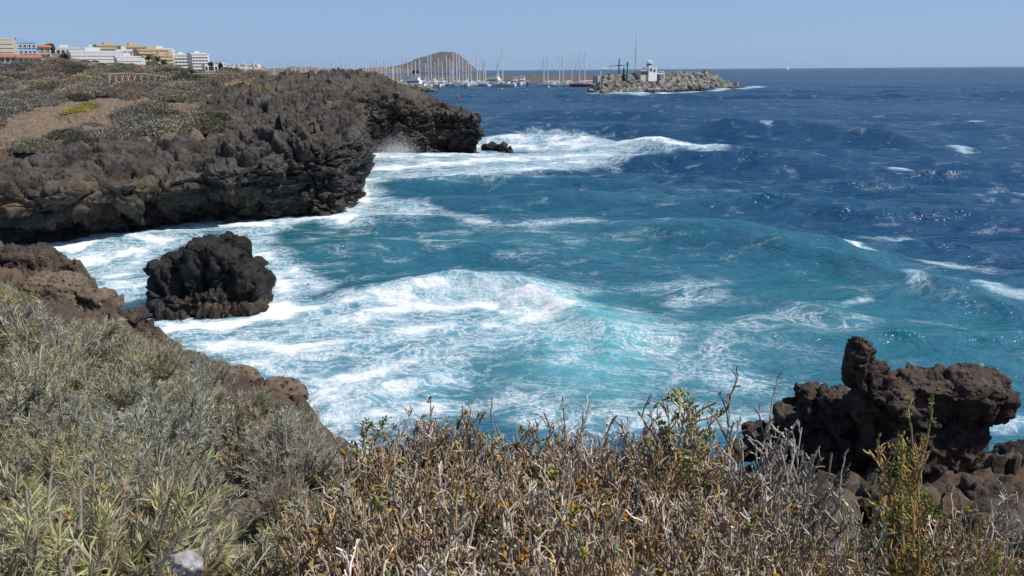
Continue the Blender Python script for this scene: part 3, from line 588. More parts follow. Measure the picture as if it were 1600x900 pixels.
def hill_mat():
    k = NT('dry_hillside'); p = k.pos(); n = k.noise(p, .03, 6, .65); n2 = k.noise(p, .25, 6, .7)
    c = k.mix(k.step(n, .35, .65), (.20, .155, .11), (.13, .12, .08)); c = k.mix(k.math('MULTIPLY', k.attr('field'), .9), c, (.085, .12, .035))
    c = k.mix(k.step(n2, .45, .7), c, (.24, .195, .14)); return k.done(k.bsdf(c, .95, k.bump(n2, .6, .8)))
def build_hill():
    px = np.linspace(-500, 452, 320); rr = np.geomspace(165, 1600, 150); b = (px - 800) / FPX
    Y = np.broadcast_to(rr[:, None], (150, 320)); X = Y * b[None]; z = HILL(X.ravel(), Y.ravel())
    z = z + 0.4 * fbm(np.stack([X.ravel() / 14, Y.ravel() / 14, 0 * z], 1), 3) - np.repeat(sstep(425, 450, px)[None], 150, 0).ravel() * 14
    pxx = np.broadcast_to(px[None], X.shape).ravel(); yy = Y.ravel()
    field = sstep(255, 275, pxx) * sstep(395, 380, pxx) * sstep(250, 265, yy) * sstep(430, 400, yy)
    struct(mk('hillside', np.stack([X.ravel(), yy, z], 1), grid_faces(150, 320)[:, ::-1], hill_mat(), {'field': field}))
    # mountain and the low coast behind the marina
    prof = [(560, 107), (590, 106), (612, 104), (630, 100), (645, 94), (655, 90), (668, 87), (680, 83), (690, 80.5), (706, 80), (716, 84), (724, 91), (732, 98), (740, 104), (746, 111)]
    yb = 5200.0; kx = np.array([Q(a, b_, yb)[0] for a, b_ in prof]); kz = np.array([Q(a, b_, yb)[2] for a, b_ in prof]) * 1.0
    xs = np.linspace(kx[0], kx[-1], 180); H = np.maximum(np.interp(xs, kx, kz), 0); ks = np.hanning(9); ks /= ks.sum(); H = np.convolve(np.pad(H, 4, 'edge'), ks, 'valid')
    ts = np.linspace(-1, 1, 70); XX = np.broadcast_to(xs[None], (70, 180)); YY = yb + ts[:, None] * 420 + 0 * XX
    ZZ = H[None] * np.clip(1 - np.abs(ts[:, None]) ** 1.2, 0, 1)
    q = np.stack([XX.ravel(), YY.ravel(), ZZ.ravel()], 1); rg = 1 - np.abs(fbm(q / (60, 90, 60), 4)) * 2
    q[:, 2] += 9 * (rg - .6) * np.clip(q[:, 2] / 60, 0, 1); q[:, 2] -= 2
    k = NT('haze_tinted_earth'); n = k.noise(k.pos(), .02, 6, .6); mm = k.done(k.bsdf(k.mix(n, (.080, .066, .068), (.135, .112, .110)), .95))  # mauve-grey of the distance haze is mixed into the mountain's own colour
    struct(mk('mountain', q, grid_faces(70, 180), mm))
    px = np.linspace(420, 650, 160); H = np.array([Q(a, 105.5 + 2.2 * math.sin(a * .05) + 1.2 * math.sin(a * .23) + (a - 420) * .006, 3000)[2] for a in px]); xx = np.array([Q(a, 108, 3000)[0] for a in px])
    ts = np.linspace(-1, 1, 12); G = np.stack([np.broadcast_to(xx[None], (12, 160)), 3000 + ts[:, None] * 200 + 0 * xx[None], H[None] * (1 - ts[:, None] ** 2) - 2], -1)
    struct(mk('far_coast', G.reshape(-1, 3), grid_faces(12, 160), hill_mat(), {'field': np.zeros(12 * 160)}))
build_hill()

# ------------------------------------------------------------------ buildings
def paint(name, c, r_=.7): return plain(name, c, r_, .06, .4)
M_WHITE = paint('white_render', (.78, .78, .76)); M_CREAM = paint('cream_render', (.62, .56, .46)); M_BLUE = paint('blue_render', (.34, .49, .66)); M_TAN = paint('tan_render', (.58, .43, .30)); M_OCHRE = paint('ochre_render', (.60, .485, .31)); M_TERRA = plain('terracotta_tiles', (.36, .15, .085), .85, .25, 2)
M_GLASS = plain('window_glass', (.03, .04, .05), .15, .1, 1, .6); M_GREY = plain('grey_concrete', (.33, .31, .29), .9, .2, .8); M_BROWNW = plain('brown_woodwork', (.12, .07, .04), .7, .2, 3)
WIN = {}
def window_mesh(wd, ht, frame):
    key = (round(wd, 1), round(ht, 1), frame.name)
    if key not in WIN:
        m = MB(); m.box(-wd / 2, -wd / 2 + .12, -.14, .05, 0, ht).box(wd / 2 - .12, wd / 2, -.14, .05, 0, ht).box(-wd / 2 + .12, wd / 2 - .12, -.14, .05, ht - .12, ht).box(-wd / 2 - .1, wd / 2 + .1, -.22, .05, -.12, 0)
        WIN[key] = (m.mesh('window', frame), MB().box(-wd / 2 + .12, wd / 2 - .12, -.04, .03, .0, ht - .12).mesh('pane', M_GLASS))
    return WIN[key]
def building(px0, px1, pt, pb, y, rot, mat, floors, bays, label, cat='building', style='windows', depth=.5, roof='flat', name='apartment_building', group=None):
    a = R(rot); W = (px1 - px0) / FPX * y; w_ = W / (math.cos(a) + depth * abs(math.sin(a))); d = w_ * depth
    q0 = Q((px0 + px1) / 2, pb, y); zt = Q((px0 + px1) / 2, pt, y)[2]; h = zt - q0[2]
    o = empty(name, q0, a); tag(o, label, cat, group)
    MB().box(-w_ / 2, w_ / 2, -d / 2, d / 2, -3, h).build('wall', mat, o)
    if roof == 'flat':
        m = MB(); t = .25
        m.box(-w_ / 2 - .1, w_ / 2 + .1, -d / 2 - .1, -d / 2 + t, h, h + .7).box(-w_ / 2 - .1, w_ / 2 + .1, d / 2 - t, d / 2 + .1, h, h + .7).box(-w_ / 2 - .1, -w_ / 2 + t, -d / 2 + t, d / 2 - t, h, h + .7).box(w_ / 2 - t, w_ / 2 + .1, -d / 2 + t, d / 2 - t, h, h + .7)
        m.build('parapet', mat, o)
        MB().box(-w_ * .18, w_ * .12, -d * .2, d * .25, h, h + 1.9).build('roof_hut', mat, o)
    elif roof == 'gable':
        e = .5; m = MB(); m.add([(-w_ / 2 - e, -d / 2 - e, h), (w_ / 2 + e, -d / 2 - e, h), (w_ / 2 + e, d / 2 + e, h), (-w_ / 2 - e, d / 2 + e, h), (-w_ / 2 - e, 0, h + d * .3), (w_ / 2 + e, 0, h + d * .3)], [(0, 1, 5, 4), (2, 3, 4, 5), (0, 3, 2, 1)])
        m.F3.append(np.array([(1, 2, 5), (3, 0, 4)])); m.build('roof', M_TERRA, o)
    fh = h / floors
    for side in (0, 1):                                              # the front and the side that looks out to sea
        ln = w_ if side == 0 else d; nb = bays if side == 0 else max(1, int(bays * depth)); bw = ln / nb
        for f in range(floors):
            if style == 'balcony':
                if side == 0: bb = MB().box(-w_ / 2 + .2, w_ / 2 + .2, -d / 2 - 1.5, -d / 2 - .02, f * fh - .1, f * fh + .12).box(-w_ / 2 + .2, w_ / 2 + .2, -d / 2 - 1.5, -d / 2 - 1.35, f * fh + .12, f * fh + 1.05)
                else: bb = MB().box(w_ / 2 + .02, w_ / 2 + 1.5, -d / 2 + .2, d / 2 - .2, f * fh - .1, f * fh + .12).box(w_ / 2 + 1.35, w_ / 2 + 1.5, -d / 2 + .2, d / 2 - .2, f * fh + .12, f * fh + 1.05)
                for i in range(nb + 1):
                    u = -ln / 2 + .25 + i * (ln - .5) / nb
                    if side == 0: bb.box(u - .1, u + .1, -d / 2 - 1.34, -d / 2 - .02, f * fh + .13, (f + 1) * fh - .12)
                    else: bb.box(w_ / 2 + .02, w_ / 2 + 1.34, u - .1, u + .1, f * fh + .13, (f + 1) * fh - .12)
                bb.build('balcony', mat, o)
            for i in range(nb):
                u = -ln / 2 + (i + .5) * bw; tall = style == 'balcony'
                fm, pm = window_mesh(min(bw * .62, 2.6), fh * (.72 if tall else .5), mat if tall else (M_WHITE if mat is not M_WHITE else M_BROWNW))
                for me in (fm, pm):
                    wo_ = ob(me.name.split('.')[0], me, o if me is fm else pw)
                    if me is fm:
                        pw = wo_; zc = f * fh + fh * (.13 if tall else .28)
                        if side == 0: wo_.location = (u, -d / 2 - .02, zc)
                        else: wo_.location = (w_ / 2 + .02, u, zc); wo_.rotation_euler = (0, 0, math.pi / 2)
    return o
building(-34, 17, 62, 88, 290, 40, M_CREAM, 4, 4, 'cream apartment block with balconies at the far left edge', style='balcony')
bo = building(17, 55, 67.5, 86, 300, 40, M_BLUE, 2, 6, 'pale blue building with two rows of windows on the skyline')
building(54, 79, 74, 90, 312, 38, M_TAN, 2, 3, 'tan house with pitched tile roof right of the blue building', 'house', roof='gable', name='house')
building(-8, 24, 89, 98, 262, 35, M_WHITE, 1, 4, 'low white bungalow in front of the cream block', 'house', name='house', roof='gable')
building(30, 62, 90, 99, 258, 36, M_WHITE, 1, 4, 'low white bungalow in front of the blue building', 'house', name='house', roof='gable')
building(82, 124, 76.5, 86, 390, 30, M_WHITE, 1, 6, 'long low white building on the hill above the dark shrubs')
building(114, 184, 82, 98, 350, 36, M_WHITE, 3, 10, 'long white hotel with three bands of balconies', 'hotel', 'balcony', .35, name='hotel')
building(184, 207, 80, 93, 356, 36, M_WHITE, 2, 3, 'plain white block rising at the right end of the long hotel')
building(182, 219, 90, 101, 343, 36, M_WHITE, 2, 6, 'low white hotel wing below the plain white block', 'hotel', 'balcony', .4, name='hotel')
building(134, 152, 76, 83, 400, 30, M_WHITE, 1, 3, 'small white block left of the ochre terraces')
building(150, 192, 72, 88, 440, 38, M_OCHRE, 3, 6, 'ochre terraced block, leftmost and highest of the ochre group', 'building', 'balcony', .6)
building(188, 234, 74, 92, 430, 38, M_OCHRE, 3, 6, 'ochre terraced block in the middle of the ochre group', 'building', 'balcony', .6)
building(214, 262, 79, 96, 420, 38, M_OCHRE, 3, 6, 'ochre terraced block stepping down behind the palm trees', 'building', 'balcony', .5)
building(240, 269, 88, 110, 405, 42, M_OCHRE, 4, 4, 'tall narrow ochre block at the right end of the ochre group', 'building', 'balcony', .6)
building(234, 268, 77, 90, 520, 40, M_WHITE, 3, 5, 'white block showing behind the ochre terraces', 'building', 'balcony', .5)
building(269, 299, 86, 106, 600, 42, M_WHITE, 4, 5, 'left one of the two white stepped hotels on the seaward slope', 'hotel', 'balcony', .6, name='hotel')
building(296, 324, 84.5, 108, 590, 42, M_WHITE, 5, 5, 'right one of the two white stepped hotels on the seaward slope', 'hotel', 'balcony', .6, name='hotel')
building(318, 344, 102, 112, 570, 40, M_WHITE, 1, 5, 'low white arcade at the foot of the stepped hotels')
for i, (a_, b_, t_, y_) in enumerate([(192, 208, 101, 330), (207, 222, 102.5, 326), (221, 236, 104, 322), (235, 250, 105, 318)]):
    building(a_, b_, t_, t_ + 6, y_, 34, M_WHITE, 1, 3, ['bungalow with red tile roof, first of the row under the long hotel', 'bungalow with red tile roof, second of the row from the left', 'bungalow with red tile roof, third of the row beside the palms', 'bungalow with red tile roof at the right end of the row'][i], 'house', roof='gable', name='house', group='row of red roofed bungalows')
# the far town: white houses too small to show more than walls, parapet and openings
def house_proto(i):
    g = random.Random(i); m = MB(); wd = g.uniform(9, 15); h = g.uniform(5, 10); d = wd * .7
    m.box(-wd / 2, wd / 2, -d / 2, d / 2, -4, h).box(-wd / 2 - .2, wd / 2 + .2, -d / 2 - .2, -d / 2 + .3, h, h + .8).box(-wd / 2 - .2, -wd / 2 + .3, -d / 2 + .3, d / 2, h, h + .8).box(wd / 2 - .3, wd / 2 + .2, -d / 2 + .3, d / 2, h, h + .8).box(-wd * .3, 0, -d * .2, d * .3, h, h + 2.4)
    me = m.mesh('house', [M_WHITE, M_CREAM, M_WHITE, M_TAN, M_WHITE][i % 5]); me.materials.append(M_GLASS)
    n0 = len(me.polygons); bm = bmesh.new(); bm.from_mesh(me)
    for f in range(int(h // 3)):
        for k_ in range(3):
            u = -wd / 2 + (k_ + .5) * wd / 3; z0 = f * 3 + .8
            vs = [bm.verts.new(v) for v in ((u - 1, -d / 2 - .06, z0), (u + 1, -d / 2 - .06, z0), (u + 1, -d / 2 - .06, z0 + 1.5), (u - 1, -d / 2 - .06, z0 + 1.5))]; bm.faces.new(vs).material_index = 1
    bm.to_mesh(me); bm.free(); return me
HP = [house_proto(i) for i in range(6)]
g = random.Random(3)
for i in range(64):
    px = g.uniform(345, 426); y = g.uniform(900, 1480); b = (px - 800) / FPX
    if i < 8: px = 344 + i * 9.6; y = 620 + i * 35; b = (px - 800) / FPX
    o = ob('town_house', HP[i % 6]); o.location = (b * y, y, float(HILL(np.array([b * y]), np.array([y]))[0]) + .5); o.rotation_euler = (0, 0, R(g.uniform(5, 55))); o.scale = (.62 if i >= 8 else .4,) * 3
    tag(o, 'small pale flat roofed house in the hazy town on the coast' if i >= 8 else 'small pale house among fields below the town, nearer than the rest', 'house', 'houses of the far town' if i >= 8 else 'houses in the fields below the town')

# ------------------------------------------------------------------ harbour
M_RUBBLE = plain('rubble_stone', (.12, .11, .10), .95, .5, .6); M_BLOCK = NT('tetrapod_concrete')
k = M_BLOCK; n = k.noise(k.obj(), .5, 5, .6); r_ = k.n('ObjectInfo', out=5)
c_ = k.mix(k.step(n, .3, .7), (.17, .155, .135), (.31, .285, .245)); c_ = k.n('HueSaturation', {'Value': k.n('MapRange', {0: r_, 3: .7, 4: 1.15}), 'Color': c_}); 
zp = k.n('SeparateXYZ', {0: k.pos()}, out=2); c_ = k.mix(k.step(k.math('ADD', zp, k.math('MULTIPLY', n, 2.0)), 2.6, 1.2), c_, (.05, .046, .04))
M_BLOCK = k.done(k.bsdf(c_, .95, k.bump(n, .5, .1)))
def wall_thing(name, pts, width, z0, z1, mat, label, cat):
    pts = np.array(pts, float); T = np.gradient(pts, axis=0); N_ = np.stack([-T[:, 1], T[:, 0]], 1); N_ /= np.linalg.norm(N_, axis=1)[:, None]
    V = []
    for p_, n_ in zip(pts, N_):
        for s_, z_ in ((-.5, z0), (-.42, z1), (.42, z1), (.5, z0)): V.append((*(p_ + n_ * s_ * width), z_))
    F = [(4 * i + j, 4 * i + j + 1, 4 * i + j + 5, 4 * i + j + 4) for i in range(len(pts) - 1) for j in range(3)]; F += [(0, 1, 2, 3), (len(V) - 4, len(V) - 1, len(V) - 2, len(V) - 3)]
    return tag(mk(name, V, np.array(F)[:, ::-1], mat, smooth=False), label, cat)
def pq(px, y): return Q(px, 110, y)[:2]
# outer mole: a rubble bank with a pale wall at its foot
G = []
for px in np.linspace(540, 955, 200):
    b = pq(px, 640); row = []
    for u in np.linspace(-1, 1, 15): row.append((b[0], b[1] + u * 16, 6.0 * max(0, 1 - abs(u) ** 1.5) - .6))
    G.append(row)
G = np.array(G); q = G.reshape(-1, 3); q[:, 2] += .9 * fbm(q / 3.0, 2)
tag(mk('harbour_mole', q, grid_faces(200, 15), M_RUBBLE), 'long low brown rubble mole closing the marina behind the yachts', 'breakwater')
wall_thing('quay_wall', [pq(430, 455), pq(500, 455), pq(565, 460)], 3, -1, 5.6, plain('green_grey_wall', (.30, .33, .29), .9, .1, .2), 'long greenish grey quay wall at the left end of the marina', 'wall')
wall_thing('pontoon', [pq(742, 560), pq(850, 560), pq(935, 565)], 3, -.5, 1.5, M_GREY, 'low grey pontoon running behind the moored boats', 'pontoon')
# breakwater of concrete blocks
BA, BB_ = P(932, 149), P(1150, 139); BA[:2] += (0, 5); BB_[:2] += (0, 8); bdir = (BB_ - BA) / np.linalg.norm(BB_ - BA); bn = np.array([bdir[1], -bdir[0], 0]); BL = np.linalg.norm(BB_ - BA)
def bz(s): return 5.9 * sstep(2, 17, s) * sstep(BL + 3, BL - 12, s)
G = []
for s in np.linspace(4, BL + 2, 60):
    row = []
    for u in np.linspace(-1, 1, 13): off_ = u * 11 - 9; sq_ = s + (-off_ + 1) * .95 * max(0, 1 - s / BL); row.append((*(BA + bdir * sq_ + bn * off_)[:2], (bz(s) + .3) * max(0, 1 - abs(u) ** 2.2) - 1.0))
    G.append(row)
bw = empty('breakwater', BA); tag(bw, 'grey breakwater bank under the piled concrete blocks, reaching into open sea', 'breakwater')
q = np.array(G).reshape(-1, 3) - BA; mk('rubble_bank', q, grid_faces(60, 13)[:, ::-1], M_RUBBLE, parent=bw)
m = MB(); e0 = bdir * 14 - bn * 9; e1 = bdir * (BL - 30) - bn * 9
for s0, s1 in ((14, 40), (40.05, 62), (62.05, BL - 28)):
    c0 = bdir * s0 - bn * 10; c1 = bdir * s1 - bn * 10
    V = [tuple(c + bn * o_ + np.array([0, 0, z_])) for c in (c0, c1) for o_, z_ in ((-1.2, 4), (1.2, 4), (1.2, 6.6), (-1.2, 6.6))]
    m.add(V, [(0, 1, 2, 3), (7, 6, 5, 4), (1, 5, 6, 2), (2, 6, 7, 3), (3, 7, 4, 0)])
m.build('crown_wall', paint('pale_concrete', (.52, .49, .43)), bw)
def tetrapod(seed):
    g = np.random.default_rng(seed); m = MB(); ds = np.array([(0, 0, 1), (.943, 0, -.333), (-.471, .816, -.333), (-.471, -.816, -.333)])
    for d in ds: m.tube([d * .0, d * .75, d * 1.75], [.95, .86, .62], 8)
    return m.mesh('tetrapod', M_BLOCK)
TP = tetrapod(1); g = random.Random(12); cnt = 0
def put_block(s, off, z, sc):
    global cnt
    o = ob('tetrapod', TP); o.location = BA + bdir * s + bn * off + np.array([0, 0, z]); o.rotation_euler = (g.uniform(0, 6.3), g.uniform(0, 6.3), g.uniform(0, 6.3)); o.scale = (sc,) * 3; cnt += 1
    wh = 'at the left end of the breakwater' if s + off < 8 else ('at the seaward right end of the breakwater' if s > BL - 8 else ('at the wet foot of the breakwater' if z < 1.3 else ('on the crest of the breakwater' if z > 4.2 else 'halfway up the breakwater slope')))
    tag(o, 'grey concrete armour block ' + wh, 'armour block', 'armour blocks ' + wh)
for r0 in range(7):
    t_ = r0 / 6.0
    for s in np.arange(4 + 13 * t_, BL + 3 - 5 * t_, 3.25):
        put_block(s + g.uniform(-.6, .6), 1.5 - t_ * 9.5 + g.uniform(-.5, .5), .2 + t_ * 5.2 * min(1, float(bz(s)) / 5.0 + .25) + g.uniform(-.45, .45), g.uniform(1.2, 1.6))
for i in range(26):
    of = g.uniform(-13, 1); e_ = g.uniform(2, 10); put_block(-of + e_, of, .1 + (e_ - 2) * .36 * g.uniform(.5, 1), g.uniform(1.2, 1.5))
for i in range(14): put_block(BL + g.uniform(-1, 6), g.uniform(-16, -2), g.uniform(.2, 2.0), 1.15)
# harbour light building on the breakwater
YL = 332.0; kk = YL / FPX * 1.03; LO = Q(1015, 119, YL)
def lx(px): return (px - 1015) * kk
def lz(py): return (119 - py) * kk
lt = empty('harbour_light', LO, R(30)); tag(lt, 'small white lighthouse building with blue lantern tower on the breakwater', 'lighthouse')
MB().box(lx(1006.5), lx(1022), -2.2, 2.2, -2, lz(107.5)).build('wall', M_WHITE, lt)
MB().box(lx(1006), lx(1009.5), -2.3, 2.3, lz(107.5) + .003, lz(106)).box(lx(1013), lx(1015.5), -2.3, 2.3, lz(107.5) + .003, lz(106)).box(lx(1019), lx(1022.5), -2.3, 2.3, lz(107.5) + .003, lz(106)).build('parapet', M_WHITE, lt)
MB().lathe([(1.05, lz(107.5)), (1.0, lz(101)), (1.5, lz(100.6)), (1.5, lz(100.1)), (.9, lz(100)), (0.01, lz(99.9))], (lx(1013.2), 0, 0), 14).build('tower', M_WHITE, lt)
MB().lathe([(1.06, lz(104)), (1.06, lz(101.6))], (lx(1013.2), 0, 0), 14).build('tower_band', plain('blue_paint', (.06, .11, .30), .5, .1), lt)
MB().lathe([(.95, lz(100)), (1.15, lz(99.2)), (1.25, lz(98.2)), (.8, lz(97.2)), (.01, lz(96.8))], (lx(1013.8), 0, 0), 14).build('lantern', plain('lantern_white', (.7, .72, .76), .4), lt)
MB().tube([(lx(1013.4), 0, lz(97.2)), (lx(1013.4), 0, lz(80.5))], [.10, .05], 6).build('aerial', M_WHITE, lt)
for px, py in ((1017, 113), (1010.5, 112)): 
    wb = MB().box(lx(px) - .5, lx(px) + .5, -2.32, -2.19, lz(py), lz(py) + 1.0).build('window', M_BROWNW, lt); MB().box(lx(px) - .38, lx(px) + .38, -2.35, -2.30, lz(py) + .12, lz(py) + .88).build('pane', M_GLASS, wb)
MB().box(lx(994), lx(1006), -1.5, 2.5, -2, lz(111)).build('annex_wall', M_CREAM, lt); MB().box(lx(993), lx(1006.3), -1.9, 2.8, lz(111), lz(110.2)).build('annex_roof', M_WHITE, lt)
for px in (996, 1000, 1004): MB().box(lx(px) - .45, lx(px) + .45, -1.56, -1.48, lz(117), lz(112.5)).build('window', M_GLASS, lt)
MB().box(lx(1022.3), lx(1039), -1.8, 2, lz(116), lz(115)).box(lx(1023), lx(1024), -1.6, -1.2, -2, lz(116)).box(lx(1037), lx(1038), -1.6, -1.2, -2, lz(116)).build('canopy', M_WHITE, lt)
MB().box(lx(1024.5), lx(1035), .3, 1.8, -2, lz(116.3)).build('store_wall', plain('blue_shutter', (.06, .10, .22), .6), lt)
m = MB()
for px in (1026, 1029, 1032, 1035, 1038): m.tube([(lx(px), -1.7, lz(115)), (lx(px), -1.7, lz(112.5))], .06, 5)
m.tube([(lx(1026), -1.7, lz(112.5)), (lx(1038), -1.7, lz(112.5))], .06, 5); m.build('railing', M_WHITE, lt)
# lamp arch, green light post
o = MB().tube([(0, 0, -1), (0, 0, 4.6), (.3, 0, 5.0), (1.6, 0, 5.2), (2.2, 0, 4.9)], .22, 6).build('lamp_arch', M_WHITE, smooth=True); o.location = Q(938, 130, 300); tag(o, 'white bent steel arch at the left end of the breakwater', 'lamp post')
o = MB().lathe([(.45, -2), (.38, .5), (.24, .6), (.22, 4.3), (.42, 4.4), (.42, 4.7), (.01, 5.0)], sides=10).build('light_post', plain('green_paint', (.02, .22, .13), .5)); o.location = Q(980, 118, 305); tag(o, 'green harbour light post on the breakwater', 'light post')
o = MB().lathe([(.8, -2), (.5, .6), (.3, .8), (.26, 2.6), (.01, 3.0)], sides=10).build('bollard_post', plain('black_paint', (.02, .02, .025), .5)); o.location = Q(974.5, 118, 306); tag(o, 'short black post beside the green light post', 'post')

# ------------------------------------------------------------------ boats
def paint2(n, c): return plain(n, c, .35, .05, 1, .5)
HW, HB, HRED, HDARK, MMAST, MCOVER = paint2('hull_white', (.78, .78, .77)), paint2('hull_navy', (.03, .04, .12)), paint2('hull_red', (.36, .02, .05)), paint2('hull_wood', (.10, .055, .03)), plain('mast_alloy', (.84, .84, .83), .5), plain('canvas_cover', (.10, .16, .32), .8)
MRIG = plain('rigging_wire', (.30, .29, .28), .5)
def hull_mb(L, B, D, flare=.0):
    st = np.linspace(0, 1, 13); V = []
    for t in st:
        wd = B / 2 * (math.sin(math.pi * min(1, .22 + t * .78) ** 1.0) ** .65 if t < 1 else 0.02); wd = max(wd, .03)
        if t < .5: wd = max(wd, B / 2 * .78)
        x = -L / 2 + t * L; sh = D * (1 + .28 * (t - .35) ** 2 * 2)
        V += [(x, -wd, sh), (x, -wd * (.82 - .3 * t), D * .35), (x + (.0), 0, -.45), (x, wd * (.82 - .3 * t), D * .35), (x, wd, sh)]
    F = [(5 * i + j, 5 * i + 5 + j, 5 * i + 6 + j, 5 * i + 1 + j) for i in range(12) for j in range(4)]
    F += [(5 * i, 5 * i + 4, 5 * i + 9, 5 * i + 5) for i in range(12)]
    m = MB(); m.add(V, F); m.F3.append(np.array([(0, 1, 2), (0, 2, 3), (0, 3, 4)])); return m
def yacht_parts(L, hullmat, cover=MCOVER, two=False):
    B, D = L * .30, L * .105; P_ = []
    P_.append(('hull', hull_mb(L, B, D).mesh('hull', hullmat)))
    P_.append(('boot_stripe', MB().box(-L * .44, L * .25, -B * .40, B * .40, .05, .18).mesh('boot_stripe', HB)))
    c = MB(); c.box(-L * .16, L * .20, -B * .26, B * .26, D * .9, D + .55).box(-L * .22, -L * .14, -B * .28, B * .28, D * .9, D + 1.15); P_.append(('cabin', c.mesh('cabin', HW)))
    P_.append(('cabin_window', MB().box(-L * .12, L * .16, -B * .265, B * .265, D + .15, D + .36).mesh('cabin_window', M_GLASS)))
    return P_, B, D
def yacht(px, top, y, L, rz, hullmat, label, group=None, row=None, cover=None):
    o = empty('sailing_yacht', (pq(px, y)[0], y, 0), rz); tag(o, label, 'sailing boat', group)
    key = (round(L), hullmat.name)
    if key not in YM: YM[key] = yacht_parts(round(L), hullmat)
    parts, B, D = YM[key]
    for n_, me in parts: ob(n_, me, o)
    H = max(6.0, Q(px, top, y)[2]); L = round(L)
    MB().tube([(L * .06, 0, D), (L * .055, 0, H)], [.30, .22], 6).build('mast', MMAST, o)
    MB().tube([(L * .05, 0, D + 1.3), (-L * .34, 0, D + 1.4)], .12, 6).tube([(L * .04, 0, D + 1.55), (-L * .30, 0, D + 1.6)], [.30, .16], 6).build('boom', cover or HW, o)
    MB().tube([(L * .48, 0, D * 1.25), (L * .06, 0, H * .94)], [.10, .06], 4).tube([(-L * .48, 0, D * 1.05), (L * .055, 0, H)], .035, 4).tube([(L * .05, -B * .45, D), (L * .055, -.5, H * .6), (L * .055, 0, H * .95)], .03, 4).tube([(L * .05, B * .45, D), (L * .055, .5, H * .6), (L * .055, 0, H * .95)], .03, 4).build('rigging', MRIG, o)
    MB().tube([(L * .055, -B * .32, H * .6), (L * .055, B * .32, H * .6)], .07, 5).build('spreader', MMAST, o)
    return o
YM = {}
g = random.Random(21)
def motor_yacht(px, y, L, rz, label):
    o = empty('motor_yacht', (pq(px, y)[0], y, 0), rz); tag(o, label, 'motor boat'); B = L * .32; D = L * .14
    hull_mb(L, B, D).build('hull', HW, o); MB().box(-L * .35, L * .18, -B * .38, B * .38, D * .9, D + L * .11).build('cabin', HW, o)
    MB().box(-L * .30, L * .185, -B * .385, B * .385, D + L * .035, D + L * .08).build('cabin_window', M_GLASS, o)
    MB().box(-L * .30, L * .05, -B * .34, B * .34, D + L * .112, D + L * .19).build('flybridge', HW, o); MB().box(-L * .02, L * .055, -B * .3, B * .3, D + L * .192, D + L * .215).build('windscreen', M_GLASS, o)
    MB().tube([(-L * .22, -B * .3, D + L * .19), (-L * .26, -B * .3, D + L * .27), (-L * .26, B * .3, D + L * .27), (-L * .22, B * .3, D + L * .19)], .12, 5).build('radar_arch', HW, o)
    return o
# the row of yachts in the harbour mouth, one by one
for px, top, y, L, rz, hm, lab in [(851.5, 89, 470, 11, 170, HW, 'white yacht, leftmost in the row near the harbour mouth'), (858, 86, 462, 12, 175, HW, 'white yacht second from the left in the row near the harbour mouth'), (872.5, 86, 465, 11, 5, HW, 'white yacht third from the left in the row near the harbour mouth'), (881.8, 85.5, 470, 11, 168, HB, 'navy hulled yacht in the middle of the row near the harbour mouth'),
                                   (891.5, 82, 466, 12, 8, HW, 'white yacht between the navy and the red yachts'), (907.5, 81.5, 452, 12, 176, HRED, 'red hulled yacht near the left end of the breakwater'), (916, 80, 460, 13, 172, HW, 'white yacht between the red yacht and the breakwater')]:
    yacht(px, top, y, L, R(rz), hm, lab)
yacht(993, 54, 352, 14, R(80), HW, 'tall masted white yacht hidden behind the breakwater beside the lighthouse')
# the crowd in the marina
masts = [(602, 88), (614.7, 95), (629.5, 77), (642.7, 84), (655.5, 92), (669.7, 87), (674.5, 85), (683.2, 91), (690.7, 97.5), (696, 86), (702.7, 94), (710.2, 82), (715.5, 83.5), (718.5, 87), (723.7, 93), (731.2, 92), (736.8, 91), (743.2, 68), (755.2, 86), (759.3, 88.5), (778.5, 88.5), (787.5, 73),
         (427, 97), (447.4, 102), (461.6, 105), (477, 99), (499, 96), (522, 92), (535, 89), (540.6, 93), (552.4, 98), (565.6, 97), (577.4, 102), (581.4, 85), (589.4, 84), (602, 88), (614.4, 94), (637.5, 92), (649, 95), (663.5, 98), (679, 96), (707, 96), (728, 98), (748, 96), (469, 104), (489, 103), (511, 101), (529, 100), (546, 102), (560, 101), (572, 104), (586, 99), (596, 98), (608, 101), (620, 99), (626, 96)]
for i, (px, top) in enumerate(masts):
    near = i < 22; y = (g.uniform(470, 520) if near else g.uniform(500, 600)) if px > 600 else g.uniform(490, 600)
    hm = HW if g.random() < .78 else (HDARK if g.random() < .5 else HB)
    zone = 'left of the mountain' if px < 640 else ('in front of the mountain' if px < 742 else 'right of the mountain')
    hue = {HW: 'white', HDARK: 'dark brown', HB: 'navy'}[hm]; lab = '%s hulled yacht with bare mast in the marina %s' % (hue, zone); grp = '%s yachts %s' % (hue, zone)
    if i == 17: lab, grp = 'yacht with the tallest thin mast in the crowd, right of the mountain', None
    elif i == 21: lab, grp = 'tall white mast yacht at the right end of the marina crowd', None
    elif i == 2: lab, grp = 'yacht with thick tall white mast left of the mountain', None; 
    elif i == 20: lab, grp = 'yacht second from the right end of the marina crowd', None
    yacht(px, top, y, min(15, 8 + (118 - top) * .14) , R(g.choice([70, 90, 110, 250, 280, 20, 160])), hm, lab, grp, cover=g.choice([HW, MCOVER, HW, None]))
